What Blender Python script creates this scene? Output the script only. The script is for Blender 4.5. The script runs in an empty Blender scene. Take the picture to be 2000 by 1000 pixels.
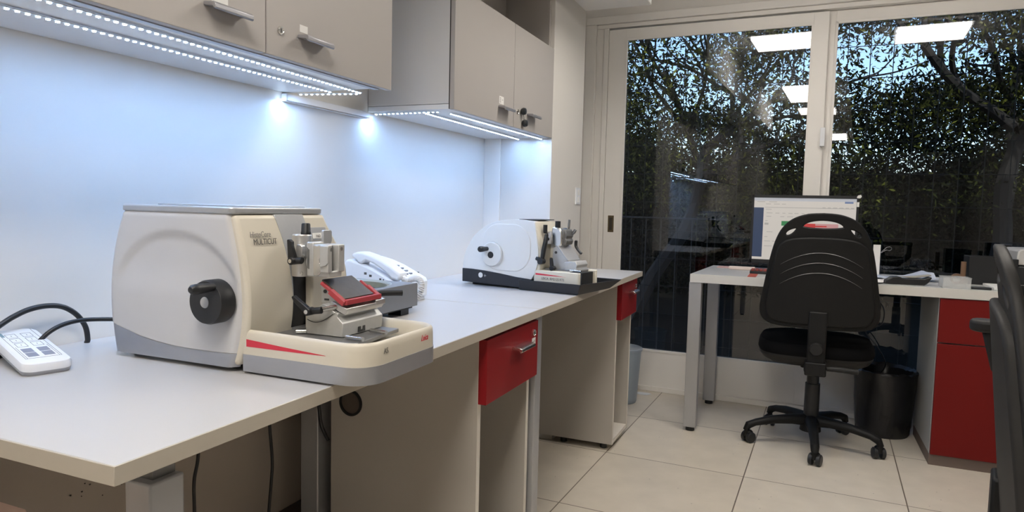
import bpy, bmesh, math, random
import numpy as np
from mathutils import Vector, Matrix, Euler
random.seed(7)
SC = bpy.context.scene
COL = SC.collection
PI = math.pi
H = 0.81            # bench top height
TH = -math.atan(0.035)   # turn of the glazed wall and the floor tiles

# ------------------------------------------------------------------ materials
_m = {}
def mat(name, col, rough=0.5, metal=0.0, emit=None, es=1.0, noise=0.0, nscale=40.0, bump=0.0, bscale=200.0, trans=0.0, alpha=1.0, spec=0.5, coat=0.0):
    if name in _m: return _m[name]
    m = bpy.data.materials.new(name); m.use_nodes = True
    nt = m.node_tree; b = nt.nodes['Principled BSDF']
    b.inputs['Base Color'].default_value = (*col, 1); b.inputs['Roughness'].default_value = rough
    b.inputs['Metallic'].default_value = metal; b.inputs['Specular IOR Level'].default_value = spec
    b.inputs['Transmission Weight'].default_value = trans; b.inputs['Alpha'].default_value = alpha
    b.inputs['Coat Weight'].default_value = coat
    if emit: b.inputs['Emission Color'].default_value = (*emit, 1); b.inputs['Emission Strength'].default_value = es
    tc = None
    if noise or bump: tc = nt.nodes.new('ShaderNodeTexCoord')
    if noise:
        n = nt.nodes.new('ShaderNodeTexNoise'); n.inputs['Scale'].default_value = nscale; n.inputs['Detail'].default_value = 4
        nt.links.new(tc.outputs['Object'], n.inputs['Vector'])
        mx = nt.nodes.new('ShaderNodeMix'); mx.data_type = 'RGBA'
        lo = tuple(max(0, c * (1 - noise)) for c in col); hi = tuple(min(1, c * (1 + noise)) for c in col)
        mx.inputs['A'].default_value = (*lo, 1); mx.inputs['B'].default_value = (*hi, 1)
        nt.links.new(n.outputs['Fac'], mx.inputs['Factor']); nt.links.new(mx.outputs['Result'], b.inputs['Base Color'])
    if bump:
        n2 = nt.nodes.new('ShaderNodeTexNoise'); n2.inputs['Scale'].default_value = bscale; n2.inputs['Detail'].default_value = 3
        nt.links.new(tc.outputs['Object'], n2.inputs['Vector'])
        bp_ = nt.nodes.new('ShaderNodeBump'); bp_.inputs['Strength'].default_value = bump; bp_.inputs['Distance'].default_value = 0.002
        nt.links.new(n2.outputs['Fac'], bp_.inputs['Height']); nt.links.new(bp_.outputs['Normal'], b.inputs['Normal'])
    _m[name] = m; return m

WALL = mat('wall_paint', (.74, .73, .71), .65, noise=.03, nscale=3, bump=.08, bscale=60)
WARM = mat('wall_paint_warm', (.84, .81, .77), .6, noise=.03, nscale=3, bump=.08, bscale=60)
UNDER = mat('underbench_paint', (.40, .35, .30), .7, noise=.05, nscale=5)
CEIL = mat('ceiling_paint', (.84, .83, .81), .8, noise=.02)
CEILD = mat('ceiling_dark', (.05, .05, .055), .8, noise=.02)
FRAME = mat('door_frame_paint', (.86, .83, .79), .42, noise=.03, nscale=6)
CAB = mat('cabinet_laminate', (.40, .375, .355), .45, noise=.02, nscale=8)
CABG = mat('cabinet_grey_laminate', (.60, .59, .585), .5, noise=.02, nscale=8)
CABW = mat('cabinet_white_laminate', (.72, .73, .75), .4, noise=.02, nscale=8)
TOP = mat('worktop_laminate', (.52, .515, .52), .33, noise=.03, nscale=3, bump=.03, bscale=400)
EDGE = mat('edge_band', (.46, .42, .355), .45, noise=.02)
SEAM = mat('seam_dark', (.12, .10, .08), .7)
PANEL = mat('pedestal_laminate', (.45, .42, .38), .5, noise=.03, nscale=6)
PANELE = mat('pedestal_edge', (.70, .66, .59), .5)
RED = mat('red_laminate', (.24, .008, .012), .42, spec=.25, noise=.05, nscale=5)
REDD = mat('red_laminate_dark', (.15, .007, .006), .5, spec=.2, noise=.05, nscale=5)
STEEL = mat('painted_steel', (.43, .435, .45), .42, .55, noise=.04, nscale=10)
STEELD = mat('dark_steel', (.05, .05, .05), .5, .3)
CHROME = mat('chrome', (.75, .74, .72), .22, 1.0)
ALU = mat('brushed_aluminium', (.56, .56, .55), .45, .55, noise=.06, nscale=120)
ALUD = mat('anodised_grey', (.22, .22, .22), .42, .6, noise=.06, nscale=60)
NICKEL = mat('satin_nickel', (.60, .59, .575), .36, .75)
HANDLE = mat('handle_metal', (.36, .36, .38), .38, .7)
MWHITE2 = mat('machine_white_bright', (.76, .76, .745), .4, noise=.015, nscale=30)
CREAM2 = mat('machine_cream_bright', (.72, .68, .58), .4, noise=.015, nscale=30)
CREAM = mat('machine_cream', (.62, .575, .485), .36, noise=.015, nscale=30)
MWHITE = mat('machine_white', (.54, .535, .54), .38, noise=.015, nscale=30, bump=.02, bscale=500)
MGREY = mat('machine_grey', (.40, .41, .44), .36, .6, noise=.03, nscale=40)
MSILV = mat('machine_silver', (.46, .47, .49), .35, .45, noise=.04, nscale=80)
BLACK = mat('black_plastic', (.012, .013, .015), .42, noise=.1, nscale=80)
BLACKM = mat('black_matte', (.018, .018, .018), .7, noise=.1, nscale=120, bump=.1, bscale=400)
CHAIRP = mat('chair_plastic', (.006, .006, .006), .55, spec=.3, noise=.1, nscale=60, bump=.1, bscale=500)
CHAIRF = mat('chair_fabric', (.005, .005, .0055), .95, spec=.1, noise=.3, nscale=500, bump=.3, bscale=800)
CHAIRR = mat('chair_plastic_grey', (.022, .021, .020), .55, spec=.3, noise=.1, nscale=60, bump=.1, bscale=500)
CHAIRG = mat('chair_grey_plastic', (.016, .0155, .015), .55, spec=.3)
RIDGE = mat('chair_ridge', (.11, .11, .11), .35)
REDP = mat('red_plastic', (.40, .05, .06), .35)
PRINT = mat('print_grey', (.22, .21, .20), .6)
PRINTD = mat('print_dark', (.07, .065, .06), .6)
PRINTR = mat('print_red', (.62, .03, .06), .5)
PHONE = mat('phone_white', (.80, .82, .86), .32)
PAPER = mat('paper_white', (.78, .77, .75), .7, noise=.04)
PAPERB = mat('paper_blue', (.55, .60, .72), .6)
PINK = mat('pale_pink_paint', (.72, .52, .43), .6, noise=.04)
LEDS = mat('led_side', (1, 1, 1), .5, emit=(.62, .80, 1.0), es=9)
LED = mat('led_diode', (1, 1, 1), .4, emit=(.35, .58, 1.0), es=385)
TAPE = mat('led_tape', (.55, .58, .62), .5)
LIGHT = mat('light_panel', (1, 1, 1), .5, emit=(1.0, .935, .85), es=23)
BRASS = mat('aged_brass', (.18, .14, .08), .4, .8)
BAG = mat('bin_bag', (.010, .010, .012), .28, noise=.2, nscale=20, bump=.8, bscale=25)
BINT = mat('translucent_bin', (.50, .58, .66), .35, alpha=.55)
CLEAR = mat('clear_plastic', (.80, .82, .82), .25, alpha=.30)
REDCL = mat('red_clear_plastic', (.9, .13, .07), .3, alpha=.45)
WOODO = mat('cork_brown', (.17, .095, .055), .7)
BIN_D = mat('mesh_black', (.01, .01, .01), .5)

def floor_mat():
    m = bpy.data.materials.new('floor_tile'); m.use_nodes = True
    nt = m.node_tree; b = nt.nodes['Principled BSDF']; b.inputs['Roughness'].default_value = .38
    tc = nt.nodes.new('ShaderNodeTexCoord'); mp = nt.nodes.new('ShaderNodeMapping')
    nt.links.new(tc.outputs['Object'], mp.inputs['Vector'])
    mp.inputs['Scale'].default_value = (1 / .6, 1 / .6, 1)
    br = nt.nodes.new('ShaderNodeTexBrick'); br.offset = 0; br.squash = 1
    br.inputs['Scale'].default_value = 1; br.inputs['Brick Width'].default_value = 1; br.inputs['Row Height'].default_value = 1
    br.inputs['Mortar Size'].default_value = .0042; br.inputs['Mortar Smooth'].default_value = .2
    br.inputs['Color1'].default_value = (.66, .60, .51, 1); br.inputs['Color2'].default_value = (.63, .57, .485, 1)
    br.inputs['Mortar'].default_value = (.15, .12, .09, 1)
    nt.links.new(mp.outputs['Vector'], br.inputs['Vector'])
    n = nt.nodes.new('ShaderNodeTexNoise'); n.inputs['Scale'].default_value = 9; n.inputs['Detail'].default_value = 6
    nt.links.new(tc.outputs['Object'], n.inputs['Vector'])
    cr = nt.nodes.new('ShaderNodeMapRange'); cr.inputs['To Min'].default_value = .86; cr.inputs['To Max'].default_value = 1.10
    nt.links.new(n.outputs['Fac'], cr.inputs['Value'])
    # small dirt specks
    v = nt.nodes.new('ShaderNodeTexVoronoi'); v.inputs['Scale'].default_value = 17
    nt.links.new(tc.outputs['Object'], v.inputs['Vector'])
    sp = nt.nodes.new('ShaderNodeMapRange'); sp.inputs['From Min'].default_value = .035; sp.inputs['From Max'].default_value = .055
    sp.inputs['To Min'].default_value = .55; sp.inputs['To Max'].default_value = 1
    nt.links.new(v.outputs['Distance'], sp.inputs['Value'])
    mu = nt.nodes.new('ShaderNodeMath'); mu.operation = 'MULTIPLY'
    nt.links.new(cr.outputs['Result'], mu.inputs[0]); nt.links.new(sp.outputs['Result'], mu.inputs[1])
    mx = nt.nodes.new('ShaderNodeMix'); mx.data_type = 'RGBA'; mx.blend_type = 'MULTIPLY'; mx.inputs['Factor'].default_value = 1
    nt.links.new(br.outputs['Color'], mx.inputs['A']); nt.links.new(mu.outputs['Value'], mx.inputs['B'])
    nt.links.new(mx.outputs['Result'], b.inputs['Base Color'])
    return m

def glass_mat():
    m = bpy.data.materials.new('window_glass'); m.use_nodes = True
    nt = m.node_tree; nt.nodes.clear()
    out = nt.nodes.new('ShaderNodeOutputMaterial'); mix = nt.nodes.new('ShaderNodeMixShader')
    tr = nt.nodes.new('ShaderNodeBsdfTransparent'); tr.inputs['Color'].default_value = (.30, .325, .35, 1)
    gl = nt.nodes.new('ShaderNodeBsdfGlossy'); gl.inputs['Roughness'].default_value = 0.0
    fr = nt.nodes.new('ShaderNodeFresnel'); fr.inputs['IOR'].default_value = 1.55
    mu = nt.nodes.new('ShaderNodeMath'); mu.operation = 'MULTIPLY'; mu.inputs[1].default_value = 2.1; mu.use_clamp = True
    nt.links.new(fr.outputs[0], mu.inputs[0])
    nt.links.new(mu.outputs[0], mix.inputs['Fac']); nt.links.new(tr.outputs[0], mix.inputs[1]); nt.links.new(gl.outputs[0], mix.inputs[2])
    nt.links.new(mix.outputs[0], out.inputs['Surface'])
    return m

def leaf_mat(name, a, b_):
    m = bpy.data.materials.new(name); m.use_nodes = True
    nt = m.node_tree; nt.nodes.clear()
    out = nt.nodes.new('ShaderNodeOutputMaterial'); mix = nt.nodes.new('ShaderNodeMixShader'); mix.inputs[0].default_value = .4
    d = nt.nodes.new('ShaderNodeBsdfPrincipled'); t = nt.nodes.new('ShaderNodeBsdfTranslucent'); d.inputs['Roughness'].default_value = .6; d.inputs['Specular IOR Level'].default_value = .12
    g = nt.nodes.new('ShaderNodeNewGeometry'); mx = nt.nodes.new('ShaderNodeMix'); mx.data_type = 'RGBA'
    mx.inputs['A'].default_value = (*a, 1); mx.inputs['B'].default_value = (*b_, 1)
    pw = nt.nodes.new('ShaderNodeMath'); pw.operation = 'POWER'; pw.inputs[1].default_value = 5.0
    nt.links.new(g.outputs['Random Per Island'], pw.inputs[0]); nt.links.new(pw.outputs[0], mx.inputs['Factor'])
    nt.links.new(mx.outputs['Result'], d.inputs['Base Color']); nt.links.new(mx.outputs['Result'], t.inputs['Color'])
    nt.links.new(d.outputs[0], mix.inputs[1]); nt.links.new(t.outputs[0], mix.inputs[2]); nt.links.new(mix.outputs[0], out.inputs['Surface'])
    return m
FLOOR = floor_mat(); GLASS = glass_mat()
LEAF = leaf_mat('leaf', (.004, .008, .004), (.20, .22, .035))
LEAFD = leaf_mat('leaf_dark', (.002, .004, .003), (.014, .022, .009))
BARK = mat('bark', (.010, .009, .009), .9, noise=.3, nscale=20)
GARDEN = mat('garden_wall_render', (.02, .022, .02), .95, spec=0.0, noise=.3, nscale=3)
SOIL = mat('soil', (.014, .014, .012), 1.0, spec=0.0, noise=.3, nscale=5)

# ------------------------------------------------------------------ mesh helpers
def B(): return bmesh.new()
def _faces(bm, vs, faces, mi=0):
    vv = [bm.verts.new(v) for v in vs]
    for f in faces:
        try:
            fc = bm.faces.new([vv[i] for i in f]); fc.material_index = mi
        except ValueError: pass
    return vv
def box(bm, x0, x1, y0, y1, z0, z1, mi=0, M=None):
    vs = [Vector(v) for v in ((x0,y0,z0),(x1,y0,z0),(x1,y1,z0),(x0,y1,z0),(x0,y0,z1),(x1,y0,z1),(x1,y1,z1),(x0,y1,z1))]
    if M: vs = [M @ v for v in vs]
    _faces(bm, vs, [(3,2,1,0),(4,5,6,7),(0,1,5,4),(1,2,6,5),(2,3,7,6),(3,0,4,7)], mi); return bm
def prism(bm, pts, axis, a, b, mi=0, M=None):
    n = len(pts)
    def P(p, t):
        v = {'X': (t, p[0], p[1]), 'Y': (p[0], t, p[1]), 'Z': (p[0], p[1], t)}[axis]
        return M @ Vector(v) if M else v
    vs = [P(p, a) for p in pts] + [P(p, b) for p in pts]
    fs = [tuple(range(n))[::-1], tuple(range(n, 2*n))] + [(i, (i+1) % n, n+(i+1) % n, n+i) for i in range(n)]
    _faces(bm, vs, fs, mi); return bm
def ringloft(bm, rings, cap=True, mi=0, closed=True):
    vr = [[bm.verts.new(v) for v in r] for r in rings]
    n = len(vr[0])
    for a, b in zip(vr[:-1], vr[1:]):
        for i in range(n if closed else n-1):
            j = (i+1) % n
            try:
                f = bm.faces.new((a[i], a[j], b[j], b[i])); f.material_index = mi
            except ValueError: pass
    if cap:
        for r in (vr[0][::-1], vr[-1]):
            try:
                f = bm.faces.new(r); f.material_index = mi
            except ValueError: pass
    return bm
def frame_for(d):
    d = Vector(d).normalized()
    up = Vector((0,0,1)) if abs(d.z) < .95 else Vector((1,0,0))
    x = d.cross(up).normalized(); y = x.cross(d).normalized()
    return x, y, d
def cyl(bm, p0, p1, r0, r1=None, n=24, mi=0, cap=True):
    r1 = r0 if r1 is None else r1
    p0, p1 = Vector(p0), Vector(p1); x, y, d = frame_for(p1-p0)
    return ringloft(bm, [[p + (x*math.cos(2*PI*i/n) + y*math.sin(2*PI*i/n))*r for i in range(n)] for p, r in ((p0, r0), (p1, r1))], cap, mi)
def lathe(bm, prof, c, d=(0,0,1), n=32, mi=0):
    cap = prof[0] != prof[-1]
    c = Vector(c); x, y, d = frame_for(d)
    return ringloft(bm, [[c + d*h + (x*math.cos(2*PI*i/n) + y*math.sin(2*PI*i/n))*max(r, 1e-5) for i in range(n)] for r, h in prof], cap, mi)
def smooth_pts(pts, k=6):
    P = [Vector(p) for p in pts]; out = []
    for i in range(len(P)-1):
        p0 = P[max(i-1, 0)]; p1 = P[i]; p2 = P[i+1]; p3 = P[min(i+2, len(P)-1)]
        for s in range(k):
            t = s/k
            out.append(.5*((2*p1)+(p2-p0)*t+(2*p0-5*p1+4*p2-p3)*t*t+(3*p1-p0-3*p2+p3)*t**3))
    out.append(P[-1]); return out
def tube(bm, pts, r, n=10, k=6, mi=0, flat=1.0):
    P = smooth_pts(pts, k) if k > 1 else [Vector(p) for p in pts]
    rr = r if isinstance(r, (list, tuple)) else [r]*2
    rings = []
    x = None
    for i, p in enumerate(P):
        d = (P[min(i+1, len(P)-1)] - P[max(i-1, 0)]).normalized()
        if x is None: x, y, _ = frame_for(d)
        else:
            x = (x - d*x.dot(d)).normalized(); y = d.cross(x)
        t = i/(len(P)-1); q = t*(len(rr)-1); a = min(int(q), len(rr)-2); rad = rr[a]+(rr[a+1]-rr[a])*(q-a)
        rings.append([p + (x*math.cos(2*PI*j/n) + y*math.sin(2*PI*j/n)*flat)*rad for j in range(n)])
    return ringloft(bm, rings, True, mi)
def ball(bm, c, rx, ry=None, rz=None, n=16, m=10, mi=0):
    ry = ry or rx; rz = rz or rx
    rings = []
    for j in range(m+1):
        t = -PI/2 + PI*j/m; cr = max(math.cos(t), 1e-4)
        rings.append([(c[0]+rx*cr*math.cos(2*PI*i/n), c[1]+ry*cr*math.sin(2*PI*i/n), c[2]+rz*math.sin(t)) for i in range(n)])
    return ringloft(bm, rings, True, mi)
def rrect(x0, x1, y0, y1, r, n=6):
    out = []
    for cx, cy, a in ((x1-r, y0+r, -PI/2), (x1-r, y1-r, 0), (x0+r, y1-r, PI/2), (x0+r, y0+r, PI)):
        for i in range(n+1):
            t = a + PI/2*i/n; out.append((cx+r*math.cos(t), cy+r*math.sin(t)))
    return out
def put(name, bm, m, parent=None, loc=None, rz=0.0, bevel=0.0, seg=2, ang=35, smooth=True, mw=None):
    bmesh.ops.remove_doubles(bm, verts=bm.verts, dist=1e-6)
    bmesh.ops.recalc_face_normals(bm, faces=bm.faces)
    me = bpy.data.meshes.new(name); bm.to_mesh(me); bm.free()
    for q in (m if isinstance(m, (list, tuple)) else [m]): me.materials.append(q)
    if smooth:
        for p in me.polygons: p.use_smooth = True
        me.set_sharp_from_angle(angle=math.radians(ang))
    o = bpy.data.objects.new(name, me); COL.objects.link(o)
    if parent: o.parent = parent
    if loc: o.location = loc
    if rz: o.rotation_euler.z = rz
    if mw: o.matrix_local = mw
    if bevel:
        b = o.modifiers.new('Bevel', 'BEVEL'); b.width = bevel; b.segments = seg; b.limit_method = 'ANGLE'; b.angle_limit = math.radians(40)
        b.harden_normals = False
    return o
def bx(name, x0, x1, y0, y1, z0, z1, m, parent=None, bevel=.001, **k):
    return put(name, box(B(), x0, x1, y0, y1, z0, z1), m, parent, bevel=bevel, **k)
def tag(o, label, cat, group=None, kind=None):
    o['label'] = label; o['category'] = cat
    if group: o['group'] = group
    if kind: o['kind'] = kind
    return o
def thing(name, label, cat, loc=(0,0,0), rz=0.0, group=None):
    o = bpy.data.objects.new(name, None); COL.objects.link(o); o.empty_display_size = .05
    o.location = loc; o.rotation_euler.z = rz
    return tag(o, label, cat, group)
def st(o): o['kind'] = 'structure'; return o
def from_obj_mesh(o, name, m, parent, mw):
    dg = bpy.context.evaluated_depsgraph_get(); dg.update()
    me = bpy.data.meshes.new_from_object(o.evaluated_get(dg)); d = o.data
    bpy.data.objects.remove(o); bpy.data.curves.remove(d)
    me.name = name; me.materials.clear(); me.materials.append(m)
    q = bpy.data.objects.new(name, me); COL.objects.link(q)
    if parent: q.parent = parent
    q.matrix_local = mw
    return q
def text(name, body, size, origin, xd, yd, m, parent=None, shear=0.0, sx=1.0, ext=.0002, bold=0.0):
    cu = bpy.data.curves.new(name, 'FONT'); cu.body = body; cu.size = size; cu.shear = shear; cu.extrude = ext; cu.offset = bold
    cu.resolution_u = 3
    o = bpy.data.objects.new(name, cu); COL.objects.link(o)
    x = Vector(xd).normalized(); y = Vector(yd).normalized(); z = x.cross(y)
    M = Matrix((x*sx, y, z)).transposed().to_4x4(); M.translation = Vector(origin)
    return from_obj_mesh(o, name, m, parent, M)
def shape2d(name, outlines, ext, m, parent, mw, bend=None, cuts=0, bevel=0.0):
    """filled outline with holes, given thickness, then sliced and bent"""
    cu = bpy.data.curves.new(name, 'CURVE'); cu.dimensions = '2D'; cu.fill_mode = 'BOTH'; cu.extrude = ext; cu.bevel_depth = bevel; cu.bevel_resolution = 2
    for pts in outlines:
        s = cu.splines.new('POLY'); s.points.add(len(pts)-1); s.use_cyclic_u = True
        for p, q in zip(s.points, pts): p.co = (q[0], q[1], 0, 1)
    o = bpy.data.objects.new(name, cu); COL.objects.link(o)
    q = from_obj_mesh(o, name, m, parent, mw)
    if bend:
        bm = bmesh.new(); bm.from_mesh(q.data)
        xs = [v.co.x for v in bm.verts]; ys = [v.co.y for v in bm.verts]
        for k in range(1, cuts):
            for ax, arr in ((0, xs), (1, ys)):
                c = min(arr)+(max(arr)-min(arr))*k/cuts
                no = Vector((1,0,0)) if ax == 0 else Vector((0,1,0))
                bmesh.ops.bisect_plane(bm, geom=bm.verts[:]+bm.edges[:]+bm.faces[:], plane_co=no*c, plane_no=no, dist=1e-6)
        for v in bm.verts: v.co = bend(v.co)
        bmesh.ops.recalc_face_normals(bm, faces=bm.faces)
        for f in bm.faces: f.smooth = True
        bm.to_mesh(q.data); bm.free(); q.data.set_sharp_from_angle(angle=math.radians(40))
    return q
def copy_tree(o, parent=None, kids=None):
    c = o.copy(); COL.objects.link(c)
    if parent: c.parent = parent
    for ch in [q for q in list(bpy.data.objects) if q.parent == o]: copy_tree(ch, c)
    return c

# ================================================================== SETTING
Y0, YF = -9.0, 3.658
st(put('floor', box(B(), -.6, 4.0, Y0-YF, .12, -.10, 0), FLOOR, loc=(0, 0, 0)))
fl = bpy.data.objects['floor']; fl.rotation_euler.z = TH; fl.location = (0.6297, 3.0691, 0)
# floor is built about a tile corner so that joints fall on it
fl.data.transform(Matrix.Translation((-1.0, .55, 0)))
CH = 2.45
# left wall: white above the bench, dull brown paint below it, brown skirting
st(bx('wall_left', -.15, 0, Y0, 3.75, .78, CH+.1, WALL, bevel=0))
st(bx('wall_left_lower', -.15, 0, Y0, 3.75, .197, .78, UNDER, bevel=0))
st(bx('baseboard_left', -.15, .004, Y0, 3.75, 0, .197, mat('skirting_brown', (.06, .045, .035), .6), bevel=0))
sp = B()
for y, z, r in ((.429,.488,.0022),(.30,.505,.002),(.452,.517,.0018),(.447,.497,.0022),(.436,.503,.0016),(.455,.53,.0024),(.52,.470,.0018),(.405,.489,.0016),(.428,.478,.0012),(.475,.462,.0014),(.54,.52,.0016)):
    cyl(sp, (0, y, z), (.0006, y, z+.0005), r, n=7)
st(put('wall_left_stain', sp, mat('stain_black', (.02, .012, .008), .8)))
# wall return beside the glazing and the thin warm-toned strip in the recess
RET = mat('wall_return_paint', (.66, .635, .60), .6, noise=.03, nscale=3, bump=.08, bscale=60)
b = B(); box(b, -.02, .3306, 2.3993, 2.86, .787, CH+.1); box(b, -.02, .3306, 2.515, 2.86, 0, .787)
st(put('wall_return', b, RET, bevel=.002))
st(bx('warm_strip', 0.0, .083, 2.391, 2.3993, H, 1.421, WARM, bevel=.002))
st(bx('ceiling', -.15, 4.0, Y0, 3.75, CH, CH+.08, CEIL, bevel=0))
st(bx('ceiling_soffit', -.02, .66, -1.2, 2.85, 2.097, CH+.02, CEIL, bevel=.003))
st(bx('ceiling_bay', 1.50, 3.5, Y0+.05, 1.05, CH-.012, CH+.01, CEILD, bevel=0))
st(bx('wall_right', 3.45, 3.6, Y0, 3.75, 0, CH+.1, mat('wall_grey', (.40,.39,.37), .6, noise=.03), bevel=0))
st(bx('wall_back', -.15, 3.6, Y0-.15, Y0, 0, CH+.1, WALL, bevel=0))
st(bx('unseen_sun_block', -.6, 4.2, Y0-.5, 3.80, CH+.09, 4.5, CEILD, bevel=0))  # unseen block over the ceiling, its height set to shade the garden

# ---- glazed wall, built in its own slightly turned frame
def FW(name, x0, x1, d0, d1, z0, z1, m, parent=None, bevel=.002):
    o = put(name, box(B(), x0, x1, d0, d1, z0, z1), m, parent, bevel=bevel)
    if not parent: o.location = (0, YF, 0); o.rotation_euler.z = TH
    return o
st(FW('wall_far', -.2, 3.7, .01, .16, 2.285, CH+.3, WARM))
st(FW('wall_far_left', -.2, .09, .0, .16, 0, 2.285, WARM))
tr = B()
box(tr, .09, .158, -.012, .14, 0, 2.238); box(tr, .158, .205, .004, .14, 0, 2.212); box(tr, .205, .236, -.004, .14, 0, 2.212)
box(tr, .09, 3.6, -.012, .139, 2.2385, 2.285); box(tr, .1585, 3.6, .004, .139, 2.2125, 2.238)
box(tr, .2365, 3.6, .05, .139, 2.1905, 2.212)
o = st(put('trim_2', tr, FRAME, loc=(0, YF, 0), rz=TH, bevel=.003))
st(FW('trim_3', .09, 3.6, -.02, .14, 0, .028, FRAME))
def door(n, x0, x1, gx0, gx1, d0, d1, gz0, gz1, z1):
    r = bpy.data.objects.new(f'door_{n}', None); COL.objects.link(r); r.location = (0, YF, 0); r.rotation_euler.z = TH
    r['kind'] = 'structure'; r['label'] = ['', 'cream framed sliding glass door on the left, nearest the bench', 'cream framed sliding glass door on the right, behind the desk'][n]
    b = B()
    box(b, x0, gx0, d0, d1, .03, z1); box(b, gx1, x1, d0, d1, .03, z1)
    box(b, gx0, gx1, d0, d1, gz1, z1); box(b, gx0, gx1, d0, d1, .03, gz0)
    put('frame', b, FRAME, r, bevel=.002)
    b = B()
    w = .012
    box(b, gx0, gx0+w, d0-.004, d0+.01, gz0, gz1); box(b, gx1-w, gx1, d0-.004, d0+.01, gz0, gz1)
    box(b, gx0, gx1, d0-.004, d0+.01, gz1-w, gz1); box(b, gx0, gx1, d0-.004, d0+.01, gz0, gz0+w)
    put('glazing_bead', b, FRAME, r, bevel=.002)
    g = B(); md = (d0+d1)/2
    _faces(g, [(gx0, md, gz0), (gx1, md, gz0), (gx1, md, gz1), (gx0, md, gz1)], [(0,1,2,3)])
    put('glass', g, GLASS, r, smooth=False)
    return r
d1 = door(1, .238, 1.466, .344, 1.391, 0, .035, .243, 2.142, 2.200)
d2 = door(2, 1.40, 3.55, 1.50, 3.45, .045, .08, .25, 2.152, 2.21)
b = B(); box(b, .268, .305, -.003, .004, .965, 1.068); put('recessed_pull', b, BRASS, d1, bevel=.001)
b = B(); box(b, .277, .296, -.0045, -.002, .978, 1.055); put('pull_slot', b, mat('dark_recess', (.04, .03, .02), .6), d1)
b = B(); box(b, 1.452, 1.475, -.03, .002, 1.475, 1.575); put('latch', b, PHONE, d1, bevel=.002)

# ---- outside
st(bx('ground', -9, 15, 3.83, 14, -.15, -.05, SOIL, bevel=0))
st(bx('garden_wall_far', -8, 14, 12.4, 12.6, -.1, 1.8, GARDEN, bevel=0))
g = B()
for i in range(31): 
    x = .05+i*.118; cyl(g, (x, 0, 0), (x, 0, 2.4), .0026, n=5)
for i in range(13):
    z = .05+i*.185; cyl(g, (-.1, .004, z), (3.6, .004, z), .0026, n=5)
gr = put('window_grille', g, BIN_D, loc=(0, 4.05, 0), rz=TH)
tag(gr, 'black wire security mesh outside the sliding glass doors', 'grille')
rl = thing('metal_railing', 'pale upright metal railing outside behind the lower left glass', 'railing', (0, 4.5, 0))
RAILM = mat('railing_paint', (.03, .033, .04), .5)
for i in range(8): put('bar', cyl(B(), (.0+i*.11, 0, -.05), (.0+i*.11, 0, 1.05), .004, n=6), RAILM, rl)
put('top_rail', cyl(B(), (-.3, 0, 1.05), (.9, 0, 1.05), .006, n=8), RAILM, rl)

def leaves(n, blobs, lm, parent, size=(.035, .085)):
    rng = np.random.default_rng(int(abs(blobs[0][0]*1000))+n)
    vs = []; 
    w = np.array([b[3]*b[4]*b[5] for b in blobs]); w = w/w.sum()
    cid = rng.choice(len(blobs), n, p=w)
    bl = np.array(blobs)[cid]
    v = rng.normal(size=(n, 3)); v /= np.linalg.norm(v, axis=1)[:, None]
    rr = rng.random(n)**.33
    # cluster leaves into sprays
    ctr = bl[:, :3] + v*rr[:, None]*bl[:, 3:6]
    k = max(1, n//240); base = ctr[:k]; idx = rng.integers(0, k, n)
    ctr = base[idx] + rng.normal(size=(n, 3))*np.array([.24, .24, .13])
    d = rng.normal(size=(n, 3)); d[:, 2] -= .3; d /= np.linalg.norm(d, axis=1)[:, None]
    s = np.cross(d, rng.normal(size=(n, 3))); s /= np.linalg.norm(s, axis=1)[:, None]
    L = rng.uniform(size[0], size[1], n)[:, None]; W = L*.17
    V = np.empty((n, 4, 3)); V[:, 0] = ctr; V[:, 1] = ctr+d*L*.45+s*W; V[:, 2] = ctr+d*L; V[:, 3] = ctr+d*L*.45-s*W
    me = bpy.data.meshes.new('foliage'); me.vertices.add(n*4); me.vertices.foreach_set('co', V.reshape(-1).astype(np.float32))
    me.loops.add(n*4); me.loops.foreach_set('vertex_index', np.arange(n*4, dtype=np.int32))
    me.polygons.add(n); me.polygons.foreach_set('loop_start', np.arange(0, n*4, 4, dtype=np.int32)); me.polygons.foreach_set('loop_total', np.full(n, 4, dtype=np.int32))
    me.update(); me.materials.append(lm)
    o = bpy.data.objects.new('foliage', me); COL.objects.link(o); o.parent = parent
    return o
def branches(bm, p, d, L, r, depth, rng):
    d = d.normalized(); pts = [p]; q = p.copy()
    for i in range(4):
        d = (d + Vector((rng.uniform(-.35,.35), rng.uniform(-.35,.35), rng.uniform(-.15,.25)))).normalized()
        q = q + d*L/4; pts.append(q.copy())
    tube(bm, pts, [r, r*.62], n=7 if depth > 1 else 5, k=3)
    if depth > 0:
        for i in range(4 if depth > 1 else 4):
            a = pts[rng.choice((2, 3, 4, 4))]
            nd = (d + Vector((rng.uniform(-1.1,1.1), rng.uniform(-.9,.9), rng.uniform(-.35,.75)))).normalized()
            branches(bm, a, nd, L*rng.uniform(.55,.8), r*.55, depth-1, rng)
def tree(name, label, loc, seed, h, r, lean, blobs, nl, lm, depth=3):
    rng = random.Random(seed); t = thing(name, label, 'tree', loc, group='trees in the dark garden')
    b = B(); branches(b, Vector((0,0,-.1)), Vector(lean), h, r, depth, rng)
    put('trunk', b, BARK, t)
    leaves(nl, blobs, lm, t)
    return t
tree('garden_tree', 'tree outside with a dark trunk leaning right behind the left glass door', (-.25, 6.6, 0), 3, 2.3, .085, (.65, .1, 1), [(.3,.2,2.7,1.4,.8,1.1), (-.6,.9,2.2,1.0,.8,1.1), (1.3,.5,3.0,1.0,.7,.9), (.4,.6,1.6,1.2,.7,.8)], 29000, LEAF)
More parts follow.
